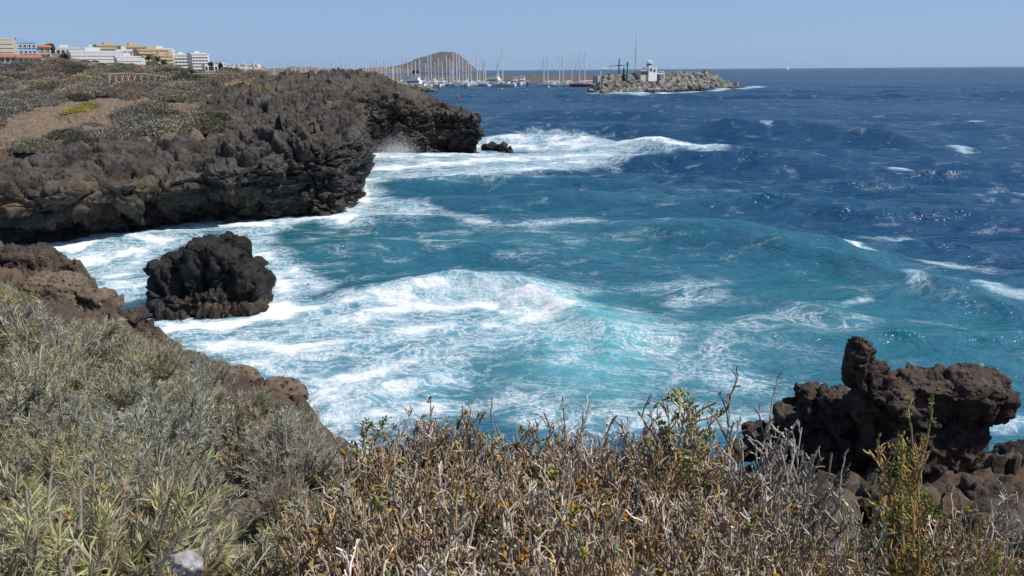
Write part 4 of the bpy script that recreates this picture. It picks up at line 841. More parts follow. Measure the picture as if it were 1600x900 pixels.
for px, y, L, rz, lab in [(768, 500, 16, 150, 'white two deck motor cruiser among the masts'), (804, 505, 11, 260, 'small white motor boat left of the tall sterned one'), (815.5, 505, 13, 262, 'white motor boat showing its tall round stern'), (640, 430, 17, 165, 'long white motor yacht close behind the boulders'), (676, 470, 11, 255, 'white motor boat with its stern to the harbour entrance'), (689, 468, 11, 265, 'pale cruiser moored second from the boulders'), (723, 475, 10, 200, 'white motor boat moored below the mountain'), (950, 365, 9, 185, 'white boat cabin behind the left end of the breakwater'), (655, 455, 12, 190, 'white cruiser behind the long motor yacht')]:
    motor_yacht(px, y, L, R(rz), lab)
# square rigged ship: dark masts behind the breakwater
sq = empty('sailing_ship', (pq(967, 380)[0], 380, 0), R(10)); tag(sq, 'dark masted wooden ship with a yard across, behind the breakwater', 'sailing ship')
hull_mb(20, 5.5, 2.6).build('hull', HDARK, sq); HS = Q(967, 91, 380)[2]
MB().tube([(0, 0, 2), (0, 0, HS)], [.36, .26], 6).build('mast', HDARK, sq); MB().tube([(-5, 0, HS * .77 - .3), (0, .3, HS * .77), (5, 0, HS * .77 + .2)], [.14, .26, .14], 6).build('yard', HDARK, sq); MB().tube([(3.9, .2, 2), (3.9, .2, HS * .77)], [.2, .16], 6).tube([(-4, .2, 2), (-4, .2, HS * .75)], .06, 4).build('rigging', MRIG, sq)
# far sail, buoys, mooring piles
o = empty('sailing_boat', (pq(1231, 4200)[0], 4200, 0), R(30)); tag(o, 'tiny white sail far out on the horizon', 'sailing boat'); hull_mb(14, 4, 1.6).build('hull', HW, o)
MB().add([(1, -.1, 2), (-6, -.1, 2.5), (1, -.1, 20), (1, .1, 2), (-6, .1, 2.5), (1, .1, 20)], np.array([(0, 2, 1), (3, 4, 5)])).build('mainsail', HW, o); MB().add([(1.4, -.1, 2), (1.4, -.1, 17), (7, -.1, 2), (1.4, .1, 2), (1.4, .1, 17), (7, .1, 2)], np.array([(0, 2, 1), (3, 4, 5)])).build('jib', HW, o)
bu = P(715, 153); o = empty('buoy', bu); o.scale = (.65, .65, .65); tag(o, 'red buoy floating off the headland', 'buoy')
MB().lathe([(.01, -.5), (.7, -.4), (.75, .3), (.5, .7), (.35, 1.6), (.01, 1.7)], sides=12).build('float', plain('red_paint', (.55, .03, .04), .4), o, True)
MB().tube([(0, 0, 1.6), (0, 0, 2.1)], .06, 5).build('staff', HDARK, o)
for px, py, lab in ((857, 136.5, 'small white buoy in front of the yacht row'), (784, 140, 'little yellow buoy near the marina entrance')):
    o = MB().lathe([(.01, -.4), (.55, -.2), (.6, .2), (.35, .6), (.01, .75)], sides=12).build('buoy', HW if 'white' in lab else plain('yellow_paint', (.6, .4, .05), .5), smooth=True); o.location = P(px, py); tag(o, lab, 'buoy')
for i, (px, py, h) in enumerate([(686, 139, 2.6), (727, 138, 2.4), (783, 137, 2.6), (824.5, 135.5, 2.8), (857, 133, 2.0)]):
    o = empty('mooring_pile', P(px, py)); tag(o, ['dark mooring pile in front of the pale cruiser', 'dark mooring pile second from the left at the marina entrance', 'dark mooring pile below the tall white mast', 'white capped mooring pile right of the tall sterned boat', 'dark mooring pile by the leftmost yacht of the row'][i], 'post')
    MB().lathe([(.34, -1), (.34, h), (.01, h + .02)], sides=8).build('shaft', HDARK, o); MB().lathe([(.38, h - .1), (.38, h + .5), (.01, h + .6)], sides=8).build('cap', HW if i == 3 else MRIG, o)
# boulders of the south mole, at the end of the headland
bp = []
for i in range(4):
    V, F, Nn = blob_mesh([((0, 0, 0), (1.2, .95, .85), (0, 0, 20 * i)), ((.4, .2, .1), (.8, .8, .7), (0, 0, 0))], .22); V = V + Nn * lava(V + i * 9, 1.4, .3, .5, .1, .02, .2)[:, None]
    bp.append(mk('boulder', V, F, M_BLOCK, smooth=False, link=False))
g = random.Random(4)
for i in range(75):
    t_ = i / 74; px = 588 + 86 * t_ + g.uniform(-5, 5); y = 372 - 12 * t_ + g.uniform(-2, 12)
    o = ob('boulder', bp[i % 4]); o.location = (pq(px, y)[0], y, g.uniform(-.3, 1.0) + (1 - t_) * g.uniform(1.2, 3.6) + g.uniform(0, 1.2) * (1 - t_ * .7)); o.rotation_euler = (g.uniform(0, 6), g.uniform(0, 6), g.uniform(0, 6)); o.scale = (g.uniform(.9, 1.5),) * 3
    tag(o, 'pale grey boulder of the rubble mole end below the marina boats', 'boulder', 'boulders of the rubble mole')

# ------------------------------------------------------------------ plants
M_STEM = col_mat('plant_stems', .85, .15, .18); M_LEAF = col_mat('plant_leaves', .6, .3, .16, .25); M_SHRUB = col_mat('shrub_foliage', .85, .15, .20, .1)
def unit(v): return v / (np.linalg.norm(v, axis=-1, keepdims=True) + 1e-9)
def wander(g, start, dirs, length, K, wob, lift=0.0):
    """Chains of points: start (N,3), direction (N,3), length (N,) -> (N,K,3)."""
    N_ = len(start); Pn = np.zeros((N_, K, 3)); Pn[:, 0] = start; d = unit(dirs)
    for k_ in range(1, K):
        d = unit(d + g.normal(size=(N_, 3)) * wob + np.array([0, 0, lift])); Pn[:, k_] = Pn[:, k_ - 1] + d * (length / (K - 1))[:, None]
    return Pn
def blades(base, d, side, ln, wd, bend):
    """Narrow leaves: folded diamonds, 2 quads each."""
    n_ = unit(np.cross(d, side)); mid = base + d * (ln * .5)[:, None] + n_ * (bend * ln * .5)[:, None]; tip = base + d * ln[:, None] + n_ * (bend * ln * 1.6)[:, None]
    a = mid + side * (wd * .5)[:, None]; b = mid - side * (wd * .5)[:, None]
    V = np.stack([base, a, tip, b], 1).reshape(-1, 3); i = np.arange(len(base))[:, None] * 4
    return V, i + np.array([[0, 1, 2, 3]])
def lobes(base, d, ln, rad, sides=5):
    t = np.array([0, .25, .7, 1.0]); Pn = base[:, None] + d[:, None] * (ln[:, None] * t[None])[..., None]; Rn = rad[:, None] * np.array([.35, .95, 1.0, .25])[None]
    return tubes(Pn, Rn, sides), len(t) * sides
def pick(g, pal, n, jit=.12):
    p = np.array(pal)[g.integers(0, len(pal), n)]; return p * (1 + g.normal(size=(n, 1)) * jit) * (1 + g.normal(size=(n, 3)) * .03)
WOOD = [(.44, .36, .27), (.52, .435, .335), (.32, .245, .175), (.58, .495, .39), (.41, .275, .15), (.48, .34, .16)]
GREYW = [(.32, .285, .25), (.39, .35, .31), (.24, .21, .18), (.44, .40, .35)]
def twig_plant(seed, nst=60, spread=.30, wood=WOOD, leafp=.03, leafpal=((.20, .21, .07), (.34, .29, .06), (.42, .22, .045), (.24, .27, .14)), lobe=1.6, base=.16, lean=.20, ntw=6):
    g = np.random.default_rng(seed); a = g.uniform(0, 6.283, nst); r_ = base * np.sqrt(g.uniform(0, 1, nst))
    st = np.stack([r_ * np.cos(a), r_ * np.sin(a), 0 * a - .03], 1); dr = np.stack([np.cos(a) * r_ / base * lean, np.sin(a) * r_ / base * lean, 1 + 0 * a], 1) + g.normal(size=(nst, 3)) * .16
    L = g.uniform(.45, 1.0, nst); K = 9; Pm = wander(g, st, dr, L, K, .13, .10)
    rad = g.uniform(.0058, .0115, nst); Rm = rad[:, None] * np.linspace(1.1, .55, K)[None]; cm = pick(g, wood, nst)
    V1, F1 = tubes(Pm, Rm, 5); C1 = np.repeat(cm, K * 5, 0); VS, FS, CS = [V1], [F1], [C1]; off = len(V1); tips = [(Pm[:, -1], unit(Pm[:, -1] - Pm[:, -2]), cm)]
    def branch(par, pc, n_, lmin, lmax, r0_, r1_, wob, fr0, up_):
        nonlocal off
        N_ = len(par); Kp = par.shape[1]; idx = np.repeat(np.arange(N_), n_); f = g.uniform(fr0, 1.0, len(idx)) * (Kp - 1); i0 = np.minimum(f.astype(int), Kp - 2); t = (f - i0)[:, None]
        s = par[idx, i0] * (1 - t) + par[idx, i0 + 1] * t; d = unit(par[idx, i0 + 1] - par[idx, i0]); d = unit(d * .55 + unit(g.normal(size=d.shape)) * .75 + np.array([0, 0, up_]))
        ln = g.uniform(lmin, lmax, len(idx)); Kc = 4; Pc = wander(g, s, d, ln, Kc, .28, .12); rr = g.uniform(r1_, r0_, len(idx)); V, F = tubes(Pc, rr[:, None] * np.array([1.1, .95, .85, .8])[None], 4)
        c = pc[idx] * (1 + g.normal(size=(len(idx), 1)) * .12); VS.append(V); FS.append(F + off); CS.append(np.repeat(c, Kc * 4, 0)); off += len(V)
        tips.append((Pc[:, -1], unit(Pc[:, -1] - Pc[:, -2]), c)); return Pc, c
    T1, c1 = branch(Pm, cm, ntw, .06, .24, .0072, .0046, .22, .30, 1.0)
    T2, c2 = branch(T1, c1, 3, .022, .07, .0068, .0042, .3, .2, .4)
    stems = mk('stems', np.concatenate(VS), np.concatenate(FS), M_STEM, {'col': np.concatenate(CS)}, link=False)
    leaves = None
    if leafp > 0:
        B, D = [], []
        for q, d, c in tips: B.append(q); D.append(d)
        B = np.concatenate(B); D = np.concatenate(D); clump = fbm(B * 5 + seed * 3.1, 2); m = (g.uniform(0, 1, len(B)) < leafp * 3.0 * sstep(-.05, .35, clump)) & (B[:, 2] > .12); B, D = B[m], D[m]
        B = np.repeat(B, 4, 0); D = unit(np.repeat(D, 4, 0) + g.normal(size=(len(B), 3)) * .8); B = B + g.normal(size=B.shape) * .010
        ln = g.uniform(.014, .028, len(B)) * lobe; (V, F), nv = lobes(B, D, ln, ln * g.uniform(.24, .36, len(B)))
        cc = clump[m] if len(m) else clump; ci = pick(g, leafpal, len(B) // 4, .15); ci = np.repeat(ci, 4, 0) * (1 + g.normal(size=(len(B), 1)) * .12)
        leaves = mk('leaves', V, F, M_LEAF, {'col': np.repeat(np.clip(ci, 0, 1), nv, 0)}, link=False)
    return stems, leaves
def needle_shrub(seed, nsh=150, dead_p=.30, flat=.62, gp=None):
    g = np.random.default_rng(seed); a = g.uniform(0, 6.283, nsh); ct = g.uniform(0.02, 1, nsh) ** .8; sn = np.sqrt(1 - ct ** 2)
    dr = np.stack([np.cos(a) * sn, np.sin(a) * sn, ct * 1.0], 1); kc = dr[:20]; dr = unit(kc[g.integers(0, 20, nsh)] + g.normal(size=(nsh, 3)) * .15); dr[:, 2] = np.abs(dr[:, 2]); ct = dr[:, 2]; rl = .42 * (1 + .28 * fbm(dr * 1.8 + seed, 2)) * g.uniform(.72, 1.08, nsh)
    tip = dr * rl[:, None] * np.array([1, 1, flat / .42 * .42 / .62 * 1.05]); st = np.stack([np.cos(a) * .07 * g.uniform(0, 1, nsh), np.sin(a) * .07 * g.uniform(0, 1, nsh), -.04 + 0 * a], 1)
    K = 7; t = np.linspace(0, 1, K)[None, :, None]; Pm = st[:, None] * (1 - t) + tip[:, None] * t; Pm[..., 2] += -.10 * np.sin(t[..., 0] * math.pi) * (1 - ct[:, None]) ; Pm += g.normal(size=Pm.shape) * .012 * t
    Rm = g.uniform(.0042, .0085, nsh)[:, None] * np.linspace(1.1, .45, K)[None]; cm = pick(g, [(.30, .265, .23), (.22, .19, .16), (.40, .36, .32)], nsh)
    V1, F1 = tubes(Pm, Rm, 4); VS, FS, CS = [V1], [F1], [np.repeat(cm, K * 4, 0)]; off = len(V1)
    n2 = 3; idx = np.repeat(np.arange(nsh), n2); f = g.uniform(.35, .85, len(idx)) * (K - 1); i0 = f.astype(int); tt = (f - i0)[:, None]
    s = Pm[idx, i0] * (1 - tt) + Pm[idx, i0 + 1] * tt; d = unit(unit(Pm[idx, -1] - Pm[idx, 0]) * .7 + g.normal(size=s.shape) * .45 + np.array([0, 0, .35])); Pc = wander(g, s, d, g.uniform(.06, .14, len(idx)), 4, .25, .18)
    V, F = tubes(Pc, g.uniform(.002, .0032, len(idx))[:, None] * np.array([1, .9, .7, .5])[None], 3); VS.append(V); FS.append(F + off); CS.append(np.repeat(cm[idx], 12, 0)); off += len(V)
    stems = mk('stems', np.concatenate(VS), np.concatenate(FS), M_STEM, {'col': np.concatenate(CS)}, link=False)
    # tufts of thin leaves along the ends of the shoots
    P2 = np.concatenate([Pm[:, 3:], Pc]); dead = np.concatenate([(g.uniform(0, 1, nsh) < dead_p)] + [g.uniform(0, 1, len(idx)) < dead_p + .1]); nl = 32
    ii = np.repeat(np.arange(len(P2)), nl); f = (1 - g.uniform(0, 1, len(ii)) ** 1.6 * .85) * 2.999; i0 = np.minimum(f.astype(int), 2); tt = (f - i0)[:, None]
    b = P2[ii, i0] * (1 - tt) + P2[ii, i0 + 1] * tt; ax = unit(P2[ii, i0 + 1] - P2[ii, i0]); rad = unit(np.cross(ax, g.normal(size=ax.shape))); d = unit(ax * g.uniform(.35, 1.1, len(ii))[:, None] + rad * .8 + np.array([0, 0, .18]))
    side = unit(np.cross(d, g.normal(size=d.shape))); ln = g.uniform(.022, .050, len(ii)); ln[dead[ii]] *= .75
    V, F = blades(b, d, side, ln, g.uniform(.0024, .0042, len(ii)), g.uniform(-.12, .26, len(ii)))
    gp = gp or [(.41, .43, .28), (.50, .51, .36), (.35, .375, .22), (.57, .56, .44), (.46, .44, .23)]; dp = [(.36, .295, .21), (.43, .36, .28), (.28, .23, .17), (.42, .31, .14), (.48, .43, .36)]
    cg = pick(g, gp, len(P2), .10); cd = pick(g, dp, len(P2), .12); cl = np.where(dead[:, None], cd, cg)[ii] * (1 + g.normal(size=(len(ii), 1)) * .10)
    col = np.repeat(np.clip(cl, 0, 1), 4, 0); V2, F2 = V, F
    hm = g.uniform(0, 1, len(P2)) < .03; hb = np.repeat(P2[hm, -1], 5, 0) + g.normal(size=(hm.sum() * 5, 3)) * .008
    (Vh, Fh), nv = lobes(hb, unit(g.normal(size=hb.shape) + np.array([0, 0, 1.2])), np.full(len(hb), .010), np.full(len(hb), .0050), 4)
    ch = np.repeat(pick(g, [(.42, .28, .08), (.36, .25, .12), (.48, .30, .06)], len(hb)), nv, 0)
    leaves = mk('leaves', np.concatenate([V2, Vh]), [np.concatenate([F2, Fh + len(V2)])], M_LEAF, {'col': np.concatenate([col, np.clip(ch, 0, 1)])}, link=False)
    return stems, leaves
def plant(name, parts, x, y, z, sc, rz, label, cat, group=None, tilt=(0, 0)):
    o = empty(name, (x, y, z)); o.rotation_euler = (tilt[0], tilt[1], rz); o.scale = (sc,) * 3 if np.isscalar(sc) else sc
    for me in parts:
        if me is not None: ob(me.name.split('.')[0], me, o)
    return tag(o, label, cat, group)
NS = [needle_shrub(40 + i) for i in range(3)] + [needle_shrub(50, gp=[(.42, .43, .20), (.50, .49, .26), (.36, .37, .15), (.46, .42, .17)]), needle_shrub(51, gp=[(.42, .45, .35), (.50, .52, .42), (.36, .39, .29)])]
NSD = [needle_shrub(55, nsh=190, dead_p=1.0), needle_shrub(56, nsh=190, dead_p=.8)]
g = random.Random(17); done = []
def lim(px): return float(np.interp(px, [-400, 0, 30, 60, 130, 170, 230, 300, 350, 430, 500, 530], [425, 430, 448, 486, 500, 494, 530, 552, 588, 618, 664, 700]))
tries = 0
while len(done) < 135 and tries < 6000:
    tries += 1; y = g.uniform(1.75, 9.2); x = g.uniform(-.86 * y - .5, -.275 * y - .06)
    if near_signed(np.array([x]), np.array([y]))[0] < .35: continue
    if any(math.hypot(x - a, y - b) < .24 + .21 * sc_ for a, b, sc_ in done) or (abs(x / y + .41) < .11 and y < 2.7): continue
    zg = ground_z(x, y); sc = g.choice([g.uniform(.6, .85), g.uniform(.9, 1.25), g.uniform(1.15, 1.6)])
    v = np.array([x, y, zg + .44 * sc]) - np.array([0, 0, CAM_H]); pyt = 450 - FPX * (v @ up) / (v @ fw); pxt = 800 + FPX * (v @ rt) / (v @ fw)
    if pxt > 540 or pyt < lim(pxt) - 4: 
        sc *= .6; v = np.array([x, y, zg + .44 * sc]) - np.array([0, 0, CAM_H]); pyt = 450 - FPX * (v @ up) / (v @ fw)
        if pxt > 530 or pyt < lim(pxt) - 2: continue
    done.append((x, y, sc)); sd = near_signed(np.array([x]), np.array([y]))[0]
    if y < 2.7: lab, gr = 'grey green needle leaved shrub at the bottom of the thicket, closest to the camera', 'front needle leaved shrubs'
    elif sd < 1.0: lab, gr = 'grey green needle leaved shrub along the brown rocks of the cliff edge', 'needle leaved shrubs at the cliff edge'
    else: lab, gr = 'grey green needle leaved shrub inside the thicket on the left slope', 'needle leaved shrubs on the left slope'
    dd_ = g.random() < (.38 if y < 3.6 else .15)
    if dd_: lab, gr = ('withered greyish brown shrub of fine dead twigs near the bottom left corner', 'withered shrubs at the bottom left') if y < 3.6 else ('withered greyish brown shrub of fine dead twigs among greener shrubs on the slope', 'withered shrubs up the left slope')
    plant('withered_shrub' if dd_ else 'needle_shrub', NSD[len(done) % 2] if dd_ else NS[len(done) % 5], x, y, zg, sc * (.9 if dd_ else 1), g.uniform(0, 6.28), lab, 'shrub', gr, (g.uniform(-.15, .15), g.uniform(-.15, .15)))
TW = [twig_plant(60 + i) for i in range(4)] + [twig_plant(70, leafp=.10), twig_plant(71, nst=50, leafp=.02, lean=.5)]
BARE = [twig_plant(80 + i, nst=30, wood=GREYW, leafp=.0, lean=.75, ntw=6, base=.12) for i in range(2)]
GREEN = twig_plant(90, nst=20, leafp=1.3, base=.06, lean=.35, wood=[(.34, .24, .09), (.40, .28, .10), (.26, .17, .07)], leafpal=((.17, .24, .07), (.24, .30, .09), (.14, .20, .08), (.44, .34, .07)), lobe=1.05, ntw=8)
GOLD = twig_plant(91, nst=14, leafp=.75, base=.06, lean=.30, leafpal=((.33, .30, .09), (.28, .28, .08), (.20, .25, .10), (.38, .28, .07)), lobe=1.1, ntw=8)
def stand(parts, px, pyt, y, label, group=None, kind='dry_shrub', cat='shrub', wide=1.0):
    """A plant whose top reaches this place of the photograph at this distance, rooted on the ground below."""
    q = Q(px, pyt, y); zg = ground_z(q[0], y); h = max(.18, q[2] - zg)
    top = max(v.co.z for v in parts[0].vertices); s = h / top
    return plant(kind, parts, q[0], y, zg, (s * wide, s * wide, s), g.uniform(0, 6.28), label, cat, group, (g.uniform(-.06, .06), g.uniform(-.06, .06)))
rows = [(3.25, 665, 560, 1150, 8, 'back'), (2.85, 690, 540, 1180, 8, 'second'), (2.45, 735, 500, 1230, 8, 'third'), (2.1, 800, 480, 1300, 8, 'front'), (1.85, 865, 500, 1320, 7, 'front')]
labs = {'back': 'dry brown twiggy shrub on the rim, its twig tips standing against the water', 'second': 'dry brown twiggy shrub in the middle of the brown thicket', 'third': 'dry brown twiggy shrub with yellow fleshy leaves low in the thicket', 'front': 'dry brown twiggy shrub at the bottom of the brown thicket'}
for y, pyt, a_, b_, n_, nm in rows:
    for i in range(n_):
        px = a_ + (b_ - a_) * (i + .5) / n_ + g.uniform(-22, 22)
        stand(TW[g.randrange(6)], px, pyt + g.uniform(-18, 22), y + g.uniform(-.12, .12), labs[nm], 'dry shrubs, %s row' % nm, wide=g.uniform(.9, 1.15))
for parts, px, pyt, y, lab, cat in [(GOLD, 1085, 622, 3.0, 'tall shrub with golden yellow fleshy leaves rising above the dry thicket', 'shrub'), (BARE[0], 1142, 598, 3.1, 'bare grey twig shrub reaching highest beside the golden leaved one', 'shrub'), (BARE[1], 935, 632, 3.2, 'bare pale branching shrub fanning out in front of the turquoise water', 'shrub'), (GOLD, 565, 655, 3.1, 'small succulent shrub with green club tips at the left end of the dry thicket', 'shrub'),
                                (TW[4], 800, 648, 3.15, 'leafy green tipped shrub in the centre of the back row', 'shrub'), (TW[0], 690, 628, 3.2, 'thin tall dry shrub left of the green tipped one', 'shrub'), (BARE[0], 640, 650, 3.1, 'sparse bare shrub near the left end of the dry thicket', 'shrub'), (GREEN, 1440, 640, 2.9, 'tall bright green fleshy leaved shrub in front of the mushroom shaped block', 'shrub'), (GREEN, 1425, 740, 2.6, 'lower green and yellow shrub at the foot of the tall green one', 'shrub'),
                                (BARE[1], 1225, 690, 2.9, 'dense silvery dry shrub left of the lava outcrop', 'shrub'), (BARE[0], 1280, 730, 2.5, 'silvery grey branching shrub at the right end of the thicket', 'shrub'), (BARE[1], 1190, 715, 2.7, 'silvery dry shrub leaning beside the golden leaved one', 'shrub'), (TW[5], 1530, 790, 2.7, 'small dry shrub at the right edge of the rocks', 'shrub'), (GREEN, 1555, 830, 2.5, 'small green leaved plant at the bottom right corner', 'plant'), (TW[2], 1485, 820, 2.6, 'brown twiggy plant between the two green ones at the right', 'plant'), (BARE[1], 1590, 770, 3.0, 'thin grey stalks at the right edge below the dark boulder', 'plant')]:
    stand(parts, px, pyt, y, lab, None, cat=cat, wide={True: .8, False: 1.0}[parts is GREEN])
# low shrubs scattered over the plateau
def dome_shrub(seed, pal, nb=3600, spiky=1.0):
    g = np.random.default_rng(seed); a = g.uniform(0, 6.283, nb); ct = g.uniform(0, 1, nb); sn = np.sqrt(1 - ct ** 2); d = np.stack([np.cos(a) * sn, np.sin(a) * sn, ct], 1)
    r_ = (1 + .35 * fbm(d * 2.2 + seed * 1.7, 3)) * g.uniform(.70, 1.05, nb); b = d * r_[:, None] * np.array([1, 1, .55]); dd = unit(d + g.normal(size=d.shape) * .55 + np.array([0, 0, .3])); side = unit(np.cross(dd, g.normal(size=d.shape)))
    V, F = blades(b - dd * .05, dd, side, g.uniform(.05, .13, nb) * spiky, g.uniform(.025, .055, nb), g.uniform(-.2, .2, nb)); cl = pick(g, pal, nb, .09)
    ni, nj = 9, 18; th = np.linspace(0, math.pi / 2, ni); ph = np.linspace(0, 6.2832, nj); D = np.stack([np.sin(th)[:, None] * np.cos(ph)[None], np.sin(th)[:, None] * np.sin(ph)[None], np.cos(th)[:, None] + 0 * ph[None]], -1).reshape(-1, 3)
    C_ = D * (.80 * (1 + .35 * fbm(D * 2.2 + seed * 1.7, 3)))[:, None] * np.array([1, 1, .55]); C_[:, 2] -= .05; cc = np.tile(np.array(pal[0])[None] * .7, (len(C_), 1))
    return mk('plateau_shrub', np.concatenate([V, C_]), [np.concatenate([F, grid_faces(ni, nj)[:, ::-1] + len(V)])], M_SHRUB, {'col': np.concatenate([np.repeat(np.clip(cl, 0, 1), 4, 0), cc])}, link=False)
PAL = {'greyish brown': [(.31, .25, .20), (.37, .30, .24), (.24, .195, .155)], 'dull grey green': [(.28, .265, .19), (.34, .32, .245), (.22, .21, .145)], 'bluish grey': [(.245, .23, .195), (.28, .265, .23), (.21, .195, .165)], 'dark olive': [(.12, .115, .075), (.15, .14, .095)], 'yellow green': [(.40, .36, .09), (.33, .32, .10), (.46, .40, .12)]}
DS = {k_: [dome_shrub(100 + 7 * i + j, v) for j in range(2)] for i, (k_, v) in enumerate(PAL.items())}
def plateau_z(x, y): return float(TOP(np.array([x]), np.array([y]))[0])
def shrub(kind, x, y, sc, label, group=None, far=False):
    z = float(HILL(np.array([x]), np.array([y]))[0]) if far else plateau_z(x, y)
    o = ob('plateau_shrub', DS[kind][g.randrange(2)]); o.location = (x, y, z - .08); o.scale = (sc, sc, sc * g.uniform(.75, 1.0)); o.rotation_euler = (0, 0, g.uniform(0, 6.28)); return tag(o, label, 'shrub', group)
YEL = []
for px, py, y, sc, lab in [(125, 122, 108, 2.1, 'yellow green cushion shrub below the long white hotel'), (125, 193, 62, 1.15, 'yellow green shrub on the bare earth slope above the cliff'), (142, 186, 64, .9, 'small yellow green shrub beside its twin above the cliff'), (404, 149, 72, .75, 'pale green rosette shrub on the black lava shoulder'), (25, 107, 160, 1.6, 'small yellowish shrub at the far left of the plateau'), (215, 130, 100, 1.1, 'pale yellow green shrub left of the wooden fence'), (90, 148, 80, .8, 'small yellow shrub among grey cushions on the left')]:
    q = Q(px, py, y); shrub('yellow green', q[0], y, sc, lab); YEL.append((q[0], y, sc))
pts = []; tries = 0; cnts = {}
while len(pts) < 240 and tries < 8000:
    tries += 1; y = 48 * math.exp(g.uniform(0, 1.28)); b = g.uniform(-.72, -.31); x = b * y; sl_ = soilness(np.array([x]), np.array([y]), coast_signed(np.array([x]), np.array([y])))[0]
    if g.random() > sl_ * .95 + .09 or any(math.hypot(x - a, y - c) < (.65 + y * .0095) for a, c in pts) or any(abs(x - a) < 2.2 * q_ + 1 and -14 < y - c < 3 for a, c, q_ in YEL) or coast_signed(np.array([x]), np.array([y]))[0] < 4: continue
    pts.append((x, y)); kd = g.choice(['greyish brown', 'greyish brown', 'dull grey green', 'bluish grey', 'bluish grey', 'dark olive']); where = 'on the near slope above the cliff' if y < 72 else ('on the middle of the plateau' if y < 115 else 'on the far plateau below the buildings')
    shrub(kd, x, y, g.uniform(.8, 2.0) * (1 + max(0, y - 60) * .008), '%s cushion shrub %s' % (kd, where), '%s shrubs %s' % (kd, where))
for i in range(48):
    y = g.uniform(172, 330); b = (g.uniform(-10, 340) - 800) / FPX; shrub('dark olive' if g.random() < .6 else 'greyish brown', b * y, y, g.uniform(1.4, 3.0), 'dark bush on the slope just below the white buildings', 'bushes below the buildings', True)
# trees and palms between the buildings
def tree(px, pb, y, h, label, palm=False):
    h *= .62; q = Q(px, pb, y); o = empty('palm_tree' if palm else 'tree', q); tag(o, label, 'palm' if palm else 'tree')
    MB().tube([(0, 0, -2), (.1, 0, h * .4), (.2, .1, h * .85)], [.35, .28, .2], 7).build('trunk', M_BROWNW, o)
    gg = np.random.default_rng(int(px)); n_ = 26 if palm else 500
    if palm:
        a = gg.uniform(0, 6.283, n_); e = gg.uniform(-.3, 1.1, n_); d = np.stack([np.cos(a) * np.cos(e), np.sin(a) * np.cos(e), np.sin(e)], 1); b = np.tile([[.2, .1, h * .85]], (n_, 1)); side = unit(np.cross(d, [[0, 0, 1.0]])); V, F = blades(b, d, side, gg.uniform(1.8, 2.8, n_), np.full(n_, .6), np.full(n_, -.18) * np.sign(1.0))
    else:
        d = unit(gg.normal(size=(n_, 3))); b = d * (gg.uniform(.5, 1, n_) * (1 + .4 * fbm(d * 2, 2)))[:, None] * np.array([h * .42, h * .42, h * .36]) + np.array([0, 0, h * .72]); dd = unit(gg.normal(size=(n_, 3))); V, F = blades(b, dd, unit(np.cross(dd, gg.normal(size=dd.shape))), gg.uniform(.5, 1.0, n_), gg.uniform(.4, .7, n_), gg.uniform(-.2, .2, n_))
    mk('crown', V, F, M_SHRUB, {'col': np.repeat(pick(gg, [(.05, .075, .03), (.075, .10, .04), (.04, .055, .028)], n_), 4, 0)}, parent=o)
tree(80, 84, 330, 5.5, 'lone dark round tree on the skyline right of the tan house'); tree(233, 107, 322, 6, 'palm tree left of its neighbours in front of the ochre block', True); tree(246, 108, 316, 5.5, 'palm tree before the middle of the ochre block', True); tree(256, 113, 300, 5, 'palm tree at the foot of the narrow ochre block', True); tree(330, 106, 480, 4.5, 'dark tree right of the white stepped hotels'); tree(345, 108, 520, 5, 'dark tree above the fields beside the low arcade'); tree(218, 99, 345, 5, 'green tree at the end of the low hotel wing'); tree(102, 100, 300, 5, 'dark tree left of the long white hotel')
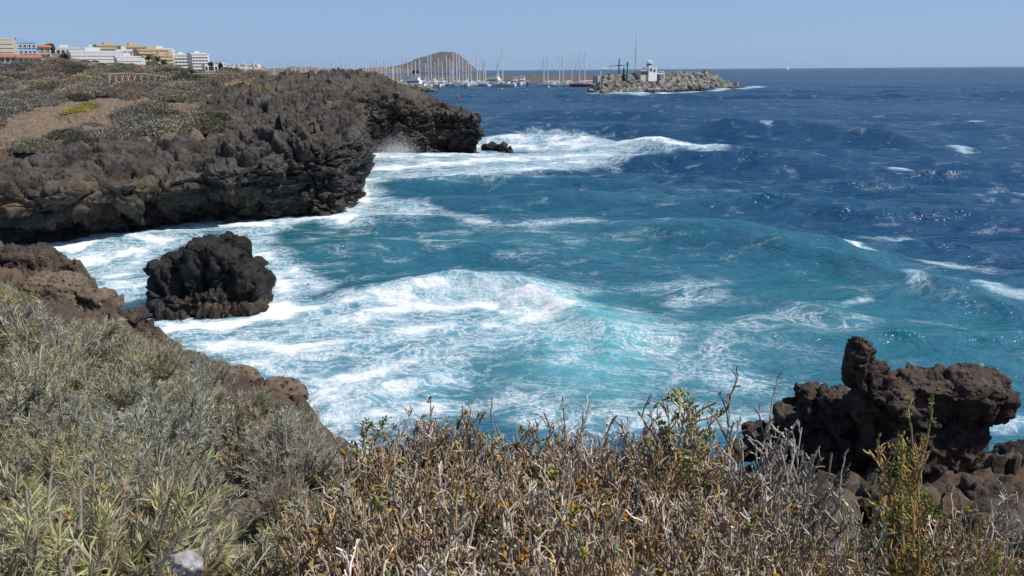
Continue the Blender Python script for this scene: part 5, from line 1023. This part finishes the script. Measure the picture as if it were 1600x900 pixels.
# timber trellis fences on the plateau
M_TIMBER = plain('weathered_timber', (.36, .27, .185), .9, .2, 4)
def fence(pts, n_, label, h=1.05):
    A = [np.array(Q(*p)) for p in pts]; o = empty('timber_fence', A[0]); tag(o, label, 'fence'); L_ = np.concatenate([[0], np.cumsum([np.linalg.norm((b - a)[:2]) for a, b in zip(A[:-1], A[1:])])])
    def at(u):
        s = u * L_[-1]; q = np.array([np.interp(s, L_, [a[k_] for a in A]) for k_ in (0, 1)]); return np.array([*q, plateau_z(*q) + .12])
    pm = MB().box(-.06, .06, -.06, .06, -.5, h).mesh('post', M_TIMBER); q0 = A[0]
    for i in range(n_ + 1):
        p_ = at(i / n_) - q0; ob('post', pm, o).location = p_
        if i < n_:
            r_ = at((i + 1) / n_) - q0
            MB().tube([p_ + (0, 0, h), r_ + (0, 0, h)], .055, 5).build('rail', M_TIMBER, o)
            mid = (p_ + r_) / 2; MB().tube([p_ + (0, -.05, .08), mid + (0, -.05, h - .08)], .045, 4).build('brace', M_TIMBER, o); MB().tube([mid + (0, -.06, h - .08), r_ + (0, -.06, .08)], .045, 4).build('brace', M_TIMBER, o)
fence([(305, 137, 105), (340, 133, 112), (380, 135, 112), (425, 132, 108)], 16, 'timber trellis fence with zigzag braces on the rim, right of the other fence')
fence([(172, 146, 78), (215, 141, 84), (262, 137, 90)], 9, 'shorter timber trellis fence among the shrubs, left of the other fence')
# spray thrown up where the swell hits the far cliff
g2 = np.random.default_rng(8); n_ = 9000; c0 = P(600, 243); c1 = P(655, 242); tt = np.clip(g2.normal(.35, .28, n_), -.2, 1.2)[:, None]
b = c0 * (1 - tt) + c1 * tt; hh = np.abs(g2.normal(size=n_)) * 1.15 * (1.1 - .5 * np.abs(tt[:, 0] - .3)); b[:, 2] = hh; b[:, 1] -= g2.uniform(.2, 2.2, n_); b[:, 0] += g2.normal(size=n_) * .4 + hh * .15
s_ = g2.uniform(.006, .026, n_) * (1.25 - .25 * np.minimum(hh, 3)); T4 = np.array([(1, 1, 1), (1, -1, -1), (-1, 1, -1), (-1, -1, 1)]) * .6
V = (b[:, None] + T4[None] * s_[:, None, None]).reshape(-1, 3); F = (np.arange(n_)[:, None, None] * 4 + np.array([(0, 1, 2), (0, 3, 1), (0, 2, 3), (1, 3, 2)])[None]).reshape(-1, 3)
kf = NT('spray_white'); o = mk('spray', V, F, kf.done(kf.n('BsdfDiffuse', {0: (.85, .88, .9, 1)}))); stuff(o); o['label'] = 'white spray thrown up against the foot of the far cliff'

# ------------------------------------------------------------------ sea air
def haze():
    x0, x1, y0, y1, z0, z1 = -8500, 8500, -400, 16000, -10, 150
    o = MB().box(x0, x1, y0, y1, z0, z1).build('haze', None); k = NT('sea_air')
    v = k.n('VolumePrincipled', {'Color': (.70, .84, 1.0, 1), 'Density': 2.6e-5, 'Anisotropy': .2}); k.t.links.new(v, k.out.inputs['Volume'])
    o.data.materials.append(k.m); stuff(o); o['label'] = 'thin sea haze paling the far coast'
haze()
